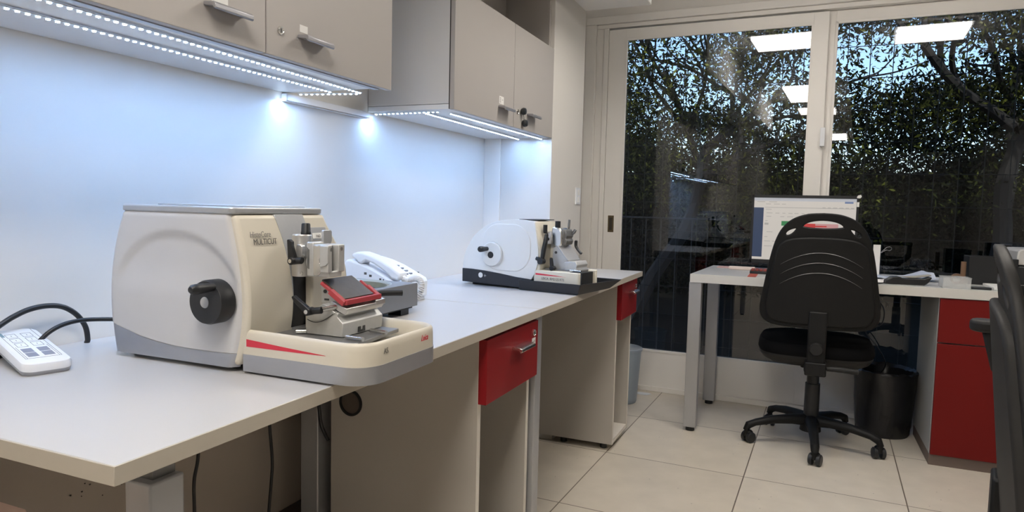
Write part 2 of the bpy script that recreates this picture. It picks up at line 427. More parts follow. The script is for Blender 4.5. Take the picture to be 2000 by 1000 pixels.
tree('garden_tree', 'tree outside with spreading dark branches behind the right glass door', (2.9, 7.0, 0), 11, 2.0, .10, (.3, 0, 1), [(-.2,.2,2.7,1.5,.8,1.0), (1.0,.4,2.2,1.3,.8,1.0), (.2,.5,3.4,1.5,.8,.7), (-.4,.5,1.6,1.3,.7,.8)], 32000, LEAF)
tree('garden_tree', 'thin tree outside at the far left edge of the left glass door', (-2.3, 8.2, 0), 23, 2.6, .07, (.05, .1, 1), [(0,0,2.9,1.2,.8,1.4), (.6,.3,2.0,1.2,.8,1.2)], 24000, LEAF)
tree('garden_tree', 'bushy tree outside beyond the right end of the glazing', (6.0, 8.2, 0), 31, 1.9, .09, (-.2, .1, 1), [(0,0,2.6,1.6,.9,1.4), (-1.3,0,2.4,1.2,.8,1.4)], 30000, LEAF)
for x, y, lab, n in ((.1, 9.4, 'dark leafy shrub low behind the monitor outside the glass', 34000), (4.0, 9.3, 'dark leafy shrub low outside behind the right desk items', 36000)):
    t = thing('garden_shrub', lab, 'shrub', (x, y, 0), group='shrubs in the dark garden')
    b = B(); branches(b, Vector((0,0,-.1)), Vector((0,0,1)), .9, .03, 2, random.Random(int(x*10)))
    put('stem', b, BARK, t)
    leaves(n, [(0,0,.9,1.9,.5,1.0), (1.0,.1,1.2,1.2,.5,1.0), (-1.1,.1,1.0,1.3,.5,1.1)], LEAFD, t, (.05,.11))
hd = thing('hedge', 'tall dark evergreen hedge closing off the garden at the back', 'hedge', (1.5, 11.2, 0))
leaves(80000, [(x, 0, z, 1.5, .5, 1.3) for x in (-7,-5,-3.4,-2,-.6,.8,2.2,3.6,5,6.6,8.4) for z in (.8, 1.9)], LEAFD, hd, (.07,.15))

# ================================================================== UPPER CABINETS + LED
ZB = 1.421
def bar_handle(parent, y0, y1, z, x=.3306):
    b = B()
    prism(b, [(x, z+.006), (x+.026, z+.004), (x+.031, z), (x+.031, z-.008), (x+.027, z-.010), (x+.022, z-.004), (x, z-.001)], 'Y', y0, y1)
    return put('handle', b, HANDLE, parent, bevel=.0012)
def lock(parent, p, d, r=.009):
    b = B(); p = Vector(p); d = Vector(d)
    lathe(b, [(r, 0), (r, .0025), (r*.8, .004), (r*.72, .003), (0, .003)], p, d, 20); k = put('lock', b, CHROME, parent)
    x, y, _ = frame_for(d); 
    b = B(); q = p+d*.0042; _faces(b, [q-x*.001-y*r*.5, q+x*.001-y*r*.5, q+x*.001+y*r*.5, q-x*.001+y*r*.5], [(0,1,2,3)])
    put('keyhole', b, STEELD, k)
    return k
c1 = thing('wall_cabinet', 'long beige wall cabinet at upper left, with a keyhole on its right door', 'cabinet', (0, 0, 0))
b = B(); box(b, .002, .31, -.9, 1.0596, ZB, 2.09); put('body', b, [CABW], c1, bevel=.001)
for i, (a, c) in enumerate(((.620, 1.0932), (.1445, .6165), (-.331, .1415), (-.806, -.334))):
    b = B(); box(b, .3125, .3306, a, c, ZB-.001, 2.085); dr = put('door', b, CAB, c1, bevel=.0012)
    if i == 0:
        bar_handle(dr, .715, .806, 1.4755); lock(dr, (.3306, .66, 1.4765), (1,0,0))
        put('sticker', box(B(), .3306, .3311, .722, .748, 1.489, 1.505), PAPER, dr)
    if i == 1:
        bar_handle(dr, .455, .552, 1.476); put('sticker', box(B(), .3306, .3311, .475, .515, 1.488, 1.500), PAPER, dr)
b = B(); box(b, .295, .312, -.9, 1.0596, ZB-.003, ZB+.004); put('bottom_rail', b, MGREY, c1, bevel=.0008)
c2 = thing('wall_cabinet', 'beige wall cabinet above the far bench, with open shelf above its two doors', 'cabinet', (0, 0, 0))
b = B(); box(b, .002, .312, 1.4567, 1.475, ZB+.018, 2.095); put('side_panel', b, CABG, c2, bevel=.001)
b = B(); box(b, .002, .312, 1.4567, 2.3975, ZB, ZB+.0165); put('bottom_panel', b, CABW, c2, bevel=.0008)
b = B(); box(b, .002, .312, 1.475, 2.38, 1.796, 1.8126); put('shelf', b, CAB, c2, bevel=.001)
b = B(); box(b, .085, .10, 1.475, 2.38, 1.8126, 2.095); put('back_panel', b, CAB, c2)
b = B(); box(b, .002, .312, 2.38, 2.3975, ZB+.0165, 2.095); put('side_panel', b, CAB, c2, bevel=.001)
for i, (a, c) in enumerate(((1.4580, 1.9490), (1.9525, 2.3985))):
    b = B(); box(b, .314, .3306, a, c, ZB-.001, 1.8126); dr = put('door', b, CAB, c2, bevel=.0012)
    if i == 0:
        bar_handle(dr, 1.805, 1.90, 1.476)
        lb = put('sticker', box(B(), .3306, .3311, 1.812, 1.853, 1.490, 1.518), PAPER, dr)
        b = B()
        for q in range(3): box(b, .3311, .3313, 1.818, 1.826, 1.495+q*.007, 1.498+q*.007)
        box(b, .3311, .3313, 1.836, 1.846, 1.505, 1.507); put('print', b, PRINT, lb)
    else:
        bar_handle(dr, 2.09, 2.18, 1.484)
        lock(dr, (.3306, 1.987, 1.483), (1,0,0), .011)
        b = B(); lathe(b, [(.0, 0), (.012, .0), (.0145, .008), (.012, .016), (0, .018)], (.334, 2.028, 1.489), (1,0,0), 20); put('key', b, BLACK, dr)
        b = B(); lathe(b, [(.0, 0), (.012, .0), (.0155, .008), (.012, .016), (0, .018)], (.334, 2.043, 1.444), (1,0,0), 20)
        tube(b, [(.338, 2.03, 1.478), (.339, 2.036, 1.468), (.338, 2.042, 1.458)], .0012, 6); put('key_fob', b, BLACK, dr)
put('gap_line', box(B(), .3115, .313, 1.457, 2.398, ZB+.001, 1.81), STEELD, c2)

_led_me = None
def led_strip(label, p0, p1, z, spacing=1/60, sag=0.0):
    global _led_me
    p0, p1 = Vector((*p0, z)), Vector((*p1, z)); d = p1-p0; L = d.length; d.normalize()
    s = Vector((-d.y, d.x, 0))
    t = thing('led_strip', label, 'LED strip', p0, math.atan2(d.y, d.x), 'white LED strips under the wall cabinets')
    b = B(); box(b, 0, L, -.005, .005, -.0012, 0); put('tape', b, TAPE, t)
    if _led_me is None:
        b = B(); box(b, -.0027, .0027, -.0025, .0025, -.0024, -.0004)
        bmesh.ops.recalc_face_normals(b, faces=b.faces)
        for f in b.faces: f.material_index = 1 if f.normal.z < -.5 else 0
        _led_me = bpy.data.meshes.new('led'); b.to_mesh(_led_me); b.free(); _led_me.materials.append(LEDS); _led_me.materials.append(LED)
    n = int(L/spacing)
    for i in range(n):
        o = bpy.data.objects.new('led', _led_me); COL.objects.link(o); o.parent = t; o.location = ((i+.5)*L/n, 0, -.0009)
    return t
led_strip('front white LED strip under the long upper left cabinet', (.279, .13), (.238, 1.085), ZB-.004)
led_strip('rear white LED strip under the long upper left cabinet', (.171, .13), (.164, 1.05), ZB-.004)
led_strip('short white LED strip crossing the end of the long upper left cabinet', (.045, 1.054), (.226, 1.092), ZB-.004)
led_strip('front white LED strip under the far wall cabinet with the open shelf', (.283, 1.52), (.287, 2.385), ZB-.004)
led_strip('rear white LED strip under the far wall cabinet with the open shelf', (.205, 1.49), (.180, 2.375), ZB-.004)
led_strip('short white LED strip crossing the near end of the far wall cabinet', (.012, 1.478), (.270, 1.474), ZB-.004)
tk = thing('cable_trunking', 'white plastic cable trunking on the wall between the two wall cabinets', 'trunking', (0, 1.035, 1.395))
put('channel', box(B(), 0.0005, .022, 0, .405, 0, .022), PHONE, tk, bevel=.002)
put('lid_line', box(B(), .0222, .0228, 0, .405, .0, .0025), PRINT, tk)
for y in (-.012, .414):
    o = bpy.data.objects.new('end_led', _led_me); COL.objects.link(o); o.parent = tk; o.location = (.012, y, .004); o.scale = (2.2, 2.2, 1.5)
sw = thing('light_switch', 'white double light switch plate on the beige wall return', 'switch', (.3306, 2.797, 1.17))
put('plate', box(B(), 0, .007, -.036, .036, -.042, .042), PHONE, sw, bevel=.002)
for k in (-.018, .018): put('rocker', box(B(), .007, .0095, -.014, .014, k-.014, k+.014), PAPER, sw, bevel=.001)

# ================================================================== BENCHES
def bench(label, y0, y1, legs):
    t = thing('lab_bench', label, 'bench', (0, y0, 0)); L = y1-y0
    b = B(); box(b, 0.002, .6755, .0025, L-.0015, H-.0235, H); put('worktop', b, TOP, t, bevel=.0008)
    b = B(); prism(b, [(0,0),(.6777,0),(.6777,L),(0,L),(0,L-.0015),(.6755,L-.0015),(.6755,.0025),(0,.0025)], 'Z', H-.0235, H-.0003)
    put('edge_band', b, EDGE, t, bevel=.0006)
    for lx0, lx1, ly0, ly1, br in legs:
        b = B(); box(b, lx0, lx1, ly0, ly1, .015, H-.0235-(.044 if br else 0))
        lg = put('leg', b, STEEL, t, bevel=.003)
        b = B(); cyl(b, ((lx0+lx1)/2, (ly0+ly1)/2, 0), ((lx0+lx1)/2, (ly0+ly1)/2, .016), .018, n=16); put('foot', b, BLACK, lg)
        if br:
            b = B(); box(b, lx0-.02, lx1-.012, ly0+.014, ly1-.004, H-.075, H-.0235); put('bracket', b, ALUD, lg, bevel=.001)
    b = B(); box(b, .10, .13, .03, L-.03, H-.075, H-.0235); put('rail', b, STEELD, t)
    return t
BK = bench('long white lab bench in front, carrying the large cream microtome', 0, 1.3745,
      [(.573, .620, .092, .146, True), (.10, .16, 1.0, 1.06, False)])
bench('white lab bench at the far end, carrying the rounded microtome', 1.3775, 2.793,
      [(.60, .66, .010, .060, False)])
def pedestal(label, y0, y1, x0, xf, grommet=False, sticker=False, zb=.05, xn=None):
    t = thing('drawer_pedestal', label, 'pedestal', (0, 0, 0)); zt = H-.0245
    for a, c in ((y0, y0+.017), (y1-.017, y1)):
        b = B(); box(b, xn if xn is not None and a == y0 else x0, xf-.0012, a, c, zb, zt); p = put('side_panel', b, PANEL, t, bevel=.0006)
        put('edge_strip', box(B(), xf-.0012, xf, a, c, zb, zt), PANELE, p)
    put('bottom_panel', box(B(), x0, xf-.002, y0+.017, y1-.017, zb, zb+.018), PANELE, t, bevel=.0006)
    put('back_panel', box(B(), x0, x0+.012, y0+.017, y1-.017, zb+.018, zt), PANEL, t)
    put('shelf', box(B(), x0+.012, xf-.02, y0+.017, y1-.017, .60, .614), PANEL, t)
    for yy in (y0+.04, y1-.04):
        for xx in (x0+.05, xf-.05): put('foot', cyl(B(), (xx, yy, 0), (xx, yy, zb), .016, n=14), BLACK, t)
    dr = put('drawer', box(B(), xf, xf+.023, y0-.001, y1+.006, .609, .7755), RED, t, bevel=.0012)
    yc = (y0+y1)/2+.035; b = B(); x = xf+.023
    z = .723; prism(b, [(x, z+.006), (x+.022, z+.005), (x+.030, z+.002), (x+.031, z-.006), (x+.024, z-.009), (x+.018, z-.003), (x, z-.003)], 'Y', yc-.05, yc+.05)
    put('handle', b, CHROME, dr, bevel=.001)
    lock(dr, (x, y1-.028, .742), (1,0,0), .010)
    if sticker:
        s = put('sticker', box(B(), x, x+.0006, y1-.043, y1-.015, .700, .727), PAPER, dr)
        b = B(); box(b, x+.0006, x+.0009, y1-.036, y1-.021, .709, .711); box(b, x+.0006, x+.0009, y1-.036, y1-.034, .709, .718); box(b, x+.0006, x+.0009, y1-.030, y1-.021, .716, .7175); box(b, x+.0006, x+.0009, y1-.0235, y1-.022, .712, .7205)
        put('print', b, PRINTD, s)
    if grommet:
        b = B(); c = (.257, y0, .561); lathe(b, [(.030, -.004), (.037, -.004), (.037, .0), (.037, .018), (.030, .018), (.030, -.004)], c, (0,1,0), 32)
        put('cable_grommet', b, BLACK, t)
        put('grommet_shade_disc', cyl(B(), (.257, y0+.0168, .561), (.257, y0-.0006, .561), .0302, n=32), mat('grommet_shade', (.10, .08, .065), .8), t)  # dark disc stands in for the shade inside the cable hole
    return t
pedestal('open white pedestal under the front bench with red drawer and small sticker', 1.02, 1.375, .19, .645, True, True)
pedestal('open white pedestal with red drawer under the far end of the far bench', 2.490, 2.785, .335, .630, zb=.03, xn=.14)

# cords
def cord(label, pts, r, m=BLACK, name='power_cord', cat='cord', k=8):
    return tag(put(name, tube(B(), pts, r, 14, k), m), label, cat)
cord('thick black cord arching against the wall behind the button panel', [(.035,.13,.815),(.03,.20,.835),(.03,.262,.873),(.03,.289,.887),(.03,.317,.896),(.03,.351,.898),(.03,.381,.891),(.03,.407,.872),(.03,.424,.846),(.028,.430,.819),(.022,.432,.8101)], .0052)
cord('thin black cord curving from the button panel to the large microtome', [(.07,.268,.829),(.09,.284,.838),(.1,.304,.859),(.1,.328,.869),(.1,.358,.873),(.105,.389,.872),(.13,.43,.868),(.165,.46,.862)], .0042)
cord('black cord hanging below the bench, nearest the front leg', [(.05,.690,.765),(.05,.690,.60),(.05,.688,.488),(.05,.675,.428),(.05,.675,.351),(.045,.68,.2),(.05,.7,.06),(.05,.75,.008)], .0042)
cord('black cord hanging below the bench, beside the dark rear leg', [(.05,.92,.765),(.05,.928,.56),(.05,.933,.481),(.05,.942,.388),(.05,.938,.33),(.05,.928,.246),(.045,.92,.1),(.05,.9,.008)], .0042)
cord('short black cord looping in front of the dark rear bench leg', [(.175,.93,.7),(.172,.985,.56),(.17,1.0,.50),(.175,1.008,.47),(.182,1.012,.452),(.186,1.013,.445)], .0048)
o = bx('storage_box', .02, .232, -.14, .178, .30, .60, PINK, bevel=.004)
tag(o, 'pale pink box corner at the bottom left below the bench', 'box')
o.data.transform(Matrix.Translation((0, 0, -.30)));  o.location.z = 0; o.scale.z = 2.0

# ================================================================== LARGE MICROTOME
MT = thing('microtome', 'large cream rotary microtome with black handwheel on the front bench', 'microtome', (0, 0, 0))
zz = np.array([.817,.873,.951,1.023,1.095]); pb = np.polyfit(zz-.95, [.170,.160,.157,.172,.201], 3)
zf_ = np.array([.82,.867,.93,.974,1.021,1.093]); pf = np.polyfit(zf_-.95, [.484,.499,.506,.505,.494,.477], 3)
xb = lambda z: float(np.polyval(pb, z-.95)); xf = lambda z: float(np.polyval(pf, z-.95))
def sstep(a, c, x): t = max(0, min(1, (x-a)/(c-a))); return t*t*(3-2*t)
ZS = np.linspace(.822, 1.088, 24)
YN, YB = .392, .640
b = B()
prof = [(xb(z)+.004, z) for z in ZS] + [(xf(z)-.003, z) for z in ZS[::-1]]
prism(b, prof, 'Y', YN, YB)
for v in b.verts:
    if v.co.y < .5 and v.co.x > .45: v.co.y -= .007
    if v.co.y > .6: v.co.y = .624 + .046*sstep(1.10, .97, v.co.z)
put('body', b, CREAM, MT, bevel=.008, seg=3)
def lowcurve(x): return float(np.interp(x, [.150,.170,.200,.242,.285,.337,.40,.45,.52], [.879,.874,.866,.8553,.8487,.8445,.8432,.8437,.846]))
def side(name, lo, hi, m, nu=64, nv=40):
    b = B(); g = []
    for i in range(nu+1):
        u = i/nu; u = u if 0 < u < 1 else u; row = []
        x = .16+.33*u
        for j in range(nv+1):
            v = j/nv; z0, z1 = lo(x), hi(x); z = z0+(z1-z0)*v; X = xb(z)+(xf(z)-.009-xb(z))*u
            e = min(u, 1-u); y = .380 + .014*(1-sstep(0, .05, e))**2
            r = math.hypot((X-.335)/.155, (z-.93)/.122)
            y += .0055*sstep(1.04, .93, r)*sstep(.93, .995, z)
            if v > .985 and hi(x) > 1.0: y += .003
            row.append(b.verts.new((X, y, z)))
        g.append(row)
    for i in range(nu):
        for j in range(nv): b.faces.new((g[i][j], g[i+1][j], g[i+1][j+1], g[i][j+1]))
    # wrap the two short ends back to the body
    for ed in (g[0], g[-1]):
        back = [b.verts.new((v.co.x, YN+.004, v.co.z)) for v in ed]
        for j in range(nv): b.faces.new((ed[j], ed[j+1], back[j+1], back[j]))
    return put(name, b, m, MT, ang=50)
side('side_panel', lowcurve, lambda x: 1.0895, MWHITE)
side('lower_trim', lambda x: .8185, lambda x: lowcurve(x)-.0006, MGREY, 48, 6)
b = B(); zt0, zt1 = 1.0885, 1.1005
tp = rrect(.198, .4745, .379, .624, .012, 4); prism(b, tp, 'Z', zt0, zt1); put('top_cover', b, MSILV, MT, bevel=.003, seg=3)
b = B(); tp = rrect(.205, .44, .45, .616, .01, 4); prism(b, tp, 'Z', zt1, zt1+.0025); put('top_tray_rim', b, MSILV, MT, bevel=.001)
for xx, yy in ((.20, .42), (.20, .61), (.45, .42), (.45, .61)):
    put('foot', cyl(B(), (xx, yy, H), (xx, yy, .824), .014, n=16), BLACK, MT)
def front_patch(name, ya, yb, z0, z1, off, m, n=20):
    b = B(); rings = []
    for k in range(n+1):
        z = z0+(z1-z0)*k/n; x = xf(z)-.003; A = ya(z) if callable(ya) else ya; C = yb(z) if callable(yb) else yb
        rings.append([(x-.004, A, z), (x+off, A, z), (x+off, C, z), (x-.004, C, z)])
    ringloft(b, rings); return put(name, b, m, MT, bevel=.0004, seg=1)
front_patch('front_stripe', lambda z: float(np.interp(z, [.86,.92,1.0,1.05,1.088], [.503,.500,.494,.487,.478])), lambda z: float(np.interp(z, [.86,.95,1.03,1.088], [.585,.580,.570,.557])), .862, 1.088, .0012, MSILV)
front_patch('carriage_slot', .499, .545, .875, .985, .0016, BLACK)
front_patch('nameplate_recess', .571, .618, 1.036, 1.062, .0012, MSILV)
front_patch('nameplate', .574, .602, 1.040, 1.051, .0020, PAPER)
text('lettering', 'H60', .008, (.4935, .577, 1.0425), (0,1,0), (-.15,0,1), PRINTD, MT)
b = B(); box(b, .503, .521, .532, .580, .868, .972); put('carriage_column', b, CREAM, MT, bevel=.004)
xn = .4885
text('lettering', 'HistoCore', .0152, (.4880, .4065, 1.0475), (0,1,0), (-.14,0,1), PRINT, MT, sx=.78)
text('lettering', 'MULTICUT', .0150, (.4914, .4115, 1.0345), (0,1,0), (-.14,0,1), PRINTD, MT, sx=.80)
# handwheel
WC = (.447, .345, .9368)
W = put('handwheel', lathe(B(), [(0,0),(.0365,0),(.0365,.002),(.0385,.006),(.0385,.030),(.036,.033),(.020,.035),(.012,.036),(.012,.045),(0,.045)], WC, (0,1,0), 48), BLACK, MT)
put('wheel_hub', lathe(B(), [(0,-.001),(.0092,-.001),(.0100,.0004),(.0100,.003),(0,.003)], (.4455, .345, .9368), (0,1,0), 28), mat('hub_grey', (.42,.42,.42), .45), W)
b = B(); lathe(b, [(0,0),(.0066,.0),(.0072,.008),(.0084,.024),(.0090,.036),(.0084,.044),(.005,.0485),(0,.049)], (.464, .347, .9645), (0,-1,0), 22); put('crank_handle', b, BLACK, W)
# tray
def tray_path(x0, x1, y0, y1, r, n=8):
    P = [(x0, y0)]; 
    for i in range(12): P.append((x0+(x1-r-x0)*(i+1)/12, y0))
    for i in range(1, n+1):
        t = -PI/2+PI/2*i/n; P.append((x1-r+r*math.cos(t), y0+r+r*math.sin(t)))
    for i in range(1, 9): P.append((x1, y0+r+(y1-y0-2*r)*i/8))
    for i in range(1, n+1):
        t = PI/2*i/n; P.append((x1-r+r*math.cos(t), y1-r+r*math.sin(t)))
    for i in range(12): P.append((x1-r+(x0-(x1-r))*(i+1)/12, y1))
    return P
TP = tray_path(.490, .7455, .3875, .640, .048)
def tray_wall(name, prof, m, extra=0.0):
    b = B(); cols = []
    P = [Vector((*p, 0)) for p in TP]
    for i, p in enumerate(P):
        d = (P[min(i+1, len(P)-1)]-P[max(i-1, 0)]).normalized(); nrm = Vector((-d.y, d.x, 0))
        sag = .004*sstep(.50, .74, p.x)
        cols.append([tuple(p + nrm*(q[0]-extra) + Vector((0,0,q[1]-(sag if q[1] > .87 else 0)))) for q in prof])
    vr = [[b.verts.new(v) for v in c] for c in cols]; n = len(prof)
    for a, c in zip(vr[:-1], vr[1:]):
        for k in range(n): 
            j = (k+1) % n
            try: b.faces.new((a[k], c[k], c[j], a[j]))
            except ValueError: pass
    for e in (vr[0], vr[-1][::-1]): b.faces.new(e)
    return put(name, b, m, MT, ang=50)
tray_wall('waste_tray', [(.0,.8205),(-.0005,.8445),(0,.870),(.0008,.882),(.003,.886),(.006,.8875),(.009,.886),(.0115,.881),(.013,.870),(.016,.850),(.016,.8205)], CREAM)
tray_wall('tray_band', [(.0,.8145),(.0,.8445),(.004,.8445),(.004,.8145)], MGREY, .0015)
b = B(); prism(b, [(p[0]-.004 if p[0] > .6 else p[0], min(max(p[1], .39), .637)) for p in TP], 'Z', .835, .853); put('tray_floor', b, CREAM, MT)
b = B(); _faces(b, [(.497,.3868,.8715),(.497,.3868,.8585),(.60,.3868,.8588),(.667,.3868,.8595),(.665,.3868,.8603),(.58,.3868,.8655)], [(0,1,2,3,4,5)])
bmesh.ops.solidify(b, geom=b.faces[:], thickness=.0004); put('red_stripe', b, PRINTR, MT)
text('lettering', 'AS', .0135, (.7462, .438, .862), (0,1,0), (0,0,1), PRINT, MT, sx=.85)
text('lettering', 'Leica', .0155, (.7459, .560, .862), (0,1,0), (0,0,1), PRINTR, MT, shear=.35, sx=.78, bold=.0001)
# specimen head
sh = put('specimen_head', lathe(B(), [(0,0),(.0175,0),(.0185,.002),(.0185,.060),(.0175,.0635),(.0175,.076),(.016,.078),(0,.078)], (.5205, .503, .974), (0,0,1), 40), NICKEL, MT)
b = B(); lathe(b, [(0,0),(.0092,0),(.0092,.004),(.0086,.005),(.0080,.019),(.0065,.021),(0,.021)], (.528, .505, 1.052), (0,0,1), 20)
put('adjusting_knob', b, BLACK, sh)
b = B(); prism(b, [(.517,1.043),(.521,1.044),(.5275,1.040),(.5275,1.032),(.534,1.014),(.532,1.002),(.522,1.001),(.519,1.010)], 'Y', .466, .474)
cyl(b, (.530,.460,1.005), (.530,.490,1.005), .0072, n=18); cyl(b, (.530,.470,1.005), (.545,.474,1.0055), .0062, n=14); put('clamp_lever', b, BLACK, sh, bevel=.001)
put('lever_screw', cyl(B(), (.530,.4595,1.005), (.530,.4585,1.005), .0038, n=14), CHROME, sh)
b = B(); prism(b, rrect(.527,.541,1.010,1.034,.005,4), 'Y', .478, .488); put('lever_plate', b, NICKEL, sh, bevel=.0008)
for px, pz in ((.540,1.014),(.537,.981),(.533,1.028)): put('screw', lathe(B(), [(0,0),(.0035,0),(.0035,.003),(.002,.003),(.0015,.0015),(0,.0015)], (px, .4835, pz), (0,-1,0), 14), NICKEL, sh)
b = B(); box(b, .546, .562, .485, .537, .9765, 1.0395); cyl(b, (.535,.51,1.0), (.55,.51,1.0), .016, n=20); cl = put('cassette_clamp', b, ALU, MT, bevel=.0022)
b = B()
prism(b, [(.560,.482),(.584,.482),(.584,.476),(.606,.474),(.606,.486),(.590,.489),(.590,.505),(.606,.508),(.606,.527),(.584,.530),(.560,.530)], 'Z', .986, 1.036)
prism(b, [(.560,.482),(.586,.482),(.604,.480),(.604,.520),(.586,.530),(.560,.530)], 'Z', .9775, .988)
put('jaw_block', b, ALU, cl, bevel=.0016)
b = B(); prism(b, [(.5625,.980),(.574,.979),(.583,.987),(.583,1.0),(.579,1.003),(.5785,1.010),(.583,1.014),(.583,1.0345),(.5625,1.034)], 'Y', .4795, .483); put('jaw_plate', b, CHROME, cl, bevel=.0008)
b = B(); prism(b, [(.586,.996),(.600,.999),(.6065,1.004),(.6065,1.034),(.586,1.035)], 'Y', .4715, .4765); put('jaw_plate', b, ALU, cl, bevel=.001)
b = B(); box(b, .549, .5495, .487, .489, .99, 1.03); prism(b, [(.5485,.992),(.5525,.990),(.5525,1.026),(.5485,1.030)], 'Y', .4838, .4852); put('groove', b, ALUD, cl)
b = B(); box(b, .590, .5935, .4905, .5035, .986, 1.034); put('ribbed_insert', b, ALUD, cl)
for px, pz, py in ((.567,1.012,.4815),(.566,.982,.4815)): put('screw', cyl(B(), (px, py+.002, pz), (px, py-.001, pz), .0022, n=12), ALUD, cl)
for py, pz in ((.482,1.028),(.516,1.028)): put('screw', cyl(B(), (.604, py, pz), (.6072, py, pz), .0034, n=14), ALUD, cl)
b = B(); prism(b, [(.513,1.030),(.530,1.030),(.537,1.040),(.537,1.058),(.534,1.061),(.514,1.061),(.5125,1.058)], 'X', .557, .563); put('clamp_tab', b, MSILV, cl, bevel=.001)
for o in [q for q in bpy.data.objects if q.parent == cl and q.name.split('.')[0] not in ('clamp_tab', 'groove')]:
    o.scale = (.86, .90, 1); o.location = (.14*.560+.0035, .10*.480, 0)
# knife holder
b = B(); prism(b, [(.487,.462),(.50,.452),(.664,.4495),(.681,.457),(.665,.612),(.487,.612)], 'Z', .8635, .8705); put('base_plate', b, ALUD, MT, bevel=.001)
kb = put('knife_holder_base', prism(B(), [(.5485,.8715),(.630,.8715),(.632,.896),(.620,.9065),(.6195,.9145),(.600,.916),(.5490,.897)], 'Y', .480, .606), ALU, MT, bevel=.0012)
put('base_slot', prism(B(), [(.526,.8735),(.548,.8735),(.548,.884),(.541,.884),(.541,.8735+.004),(.534,.8735+.004),(.534,.884),(.526,.884)], 'X', .6295, .6318), STEELD, kb)
for y in (.472, .545):
    put('clamp_rod', cyl(B(), (.645, y, .8755), (.683, y-.004, .8755), .004, n=14), CHROME, kb)
put('clamp_rod', cyl(B(), (.535, .470, .8755), (.55, .480, .8755), .004, n=14), CHROME, kb)
sl = put('knife_sled', prism(B(), [(.553,.897),(.553,.905),(.588,.9295),(.596,.927),(.616,.915),(.611,.912),(.592,.901),(.570,.8955)], 'Y', .4785, .6065), ALU, MT, bevel=.001)
b = B(); 
for k in range(9): 
    t = k/8; cx = .553+.058*t; cz = .9005-.0085*math.sin(PI*t*.9)+.010*t
    pass
tube(b, [(.5535,.4779,.8985),(.566,.4779,.8945),(.580,.4779,.8955),(.595,.4779,.9015),(.611,.4779,.9125)], .0007, 6); put('arc_gap', b, STEELD, sl)
b = B(); prism(b, [(.596,.926),(.632,.911),(.636,.917),(.636,.923),(.602,.934)], 'Y', .485, .602); put('front_rail', b, NICKEL, sl, bevel=.001)
b = B(); prism(b, [(.624,.917),(.637,.918),(.637,.928),(.622,.932)], 'Y', .575, .607); put('rail_clamp', b, NICKEL, sl, bevel=.001)
wl = put('blade_holder', prism(B(), [(.573,.928),(.572,.963),(.578,.968),(.614,.944),(.622,.934),(.615,.926)], 'Y', .494, .588), ALU, MT, bevel=.001)
put('screw', cyl(B(), (.5815,.4945,.950), (.5815,.4925,.950), .0034, n=14), STEELD, wl)
put('window', box(B(), .580, .590, .4930, .4945, .9335, .937), STEELD, wl)
def quadslab(name, A, Bq, C, D, th, m, parent, bevel=.001):
    A, Bq, C, D = map(Vector, (A, Bq, C, D)); n = (Bq-A).cross(D-A).normalized()*th; b = B()
    _faces(b, [A, Bq, C, D, A-n, Bq-n, C-n, D-n], [(0,1,2,3),(7,6,5,4),(0,4,5,1),(1,5,6,2),(2,6,7,3),(3,7,4,0)]); return put(name, b, m, parent, bevel=bevel)
quadslab('pressure_plate', (.5785,.489,.9725), (.6300,.489,.9405), (.6300,.578,.9405), (.5785,.578,.9725), .0035, mat('dark_plate', (.085,.076,.066), .4, .5, noise=.25, nscale=60), wl)
b = B()
def bar(p, q, r=.0035): 
    p, q = Vector(p), Vector(q); x, y, d = frame_for(q-p); s = r
    ringloft(b, [[c + x*i*s + y*j*s for i, j in ((-1,-1),(1,-1),(1,1),(-1,1))] for c in (p, q)])
bar((.580,.485,.9665), (.600,.485,.954), .003); bar((.600,.485,.9525), (.632,.485,.9315), .005); bar((.632,.484,.934), (.632,.594,.934), .0048); bar((.632,.590,.934), (.606,.590,.951), .0045); bar((.606,.590,.951), (.590,.590,.961), .0025)
put('knife_guard', b, REDP, wl, bevel=.001)
b = B(); prism(b, [(.539,.941),(.543,.944),(.552,.938),(.577,.923),(.577,.913),(.570,.912),(.545,.932)], 'Y', .452, .461); cyl(b, (.576,.448,.9175), (.576,.466,.9175), .0072, n=18); cyl(b, (.576,.459,.9175), (.600,.461,.921), .0062, n=16)
l1 = put('clamp_lever', b, BLACK, wl, bevel=.001)
put('lever_screw', cyl(B(), (.576,.4475,.9175), (.576,.4465,.9175), .004, n=14), CHROME, l1)
put('lever_shaft', cyl(B(), (.600,.461,.921), (.612,.485,.925), .0045, n=14), CHROME, l1)
b = B(); tube(b, [(.600,.606,.930),(.612,.622,.934),(.630,.640,.9345),(.645,.655,.934)], .0062, 12); put('clamp_lever', b, BLACK, wl)

# button panel
RM = thing('button_panel', 'white tilted button panel with grey arrow keys at the left end of the bench', 'control panel', (.112, .262, H), math.radians(-17))
Mt = Matrix.Rotation(math.radians(7), 4, 'Y')
def rr_loft(levels, M=None, r=.02):
    b = B(); rings = []
    for ins, z, rr_ in levels:
        rings.append([(M @ Vector((p[0], p[1], z))) if M else Vector((p[0], p[1], z)) for p in rrect(-.112+ins, .105-ins, -.038+ins, .038-ins, rr_, 6)])
    return ringloft(b, rings)
Mt.translation = Vector((0, 0, .012))
put('lower_shell', rr_loft([(.006,-.003,.016),(.002,.001,.017),(0,.008,.018)], Mt), MGREY, RM)
put('upper_shell', rr_loft([(0,.008,.018),(0,.016,.018),(.002,.021,.017),(.006,.0235,.016)], Mt), PHONE, RM)
for xx, yy in ((.085,-.026),(.085,.026),(-.09,-.026),(-.09,.026)): put('foot', cyl(B(), (xx, yy, 0), (xx, yy, .012+(-xx)*.12+.002), .007, n=12), BLACK, RM)
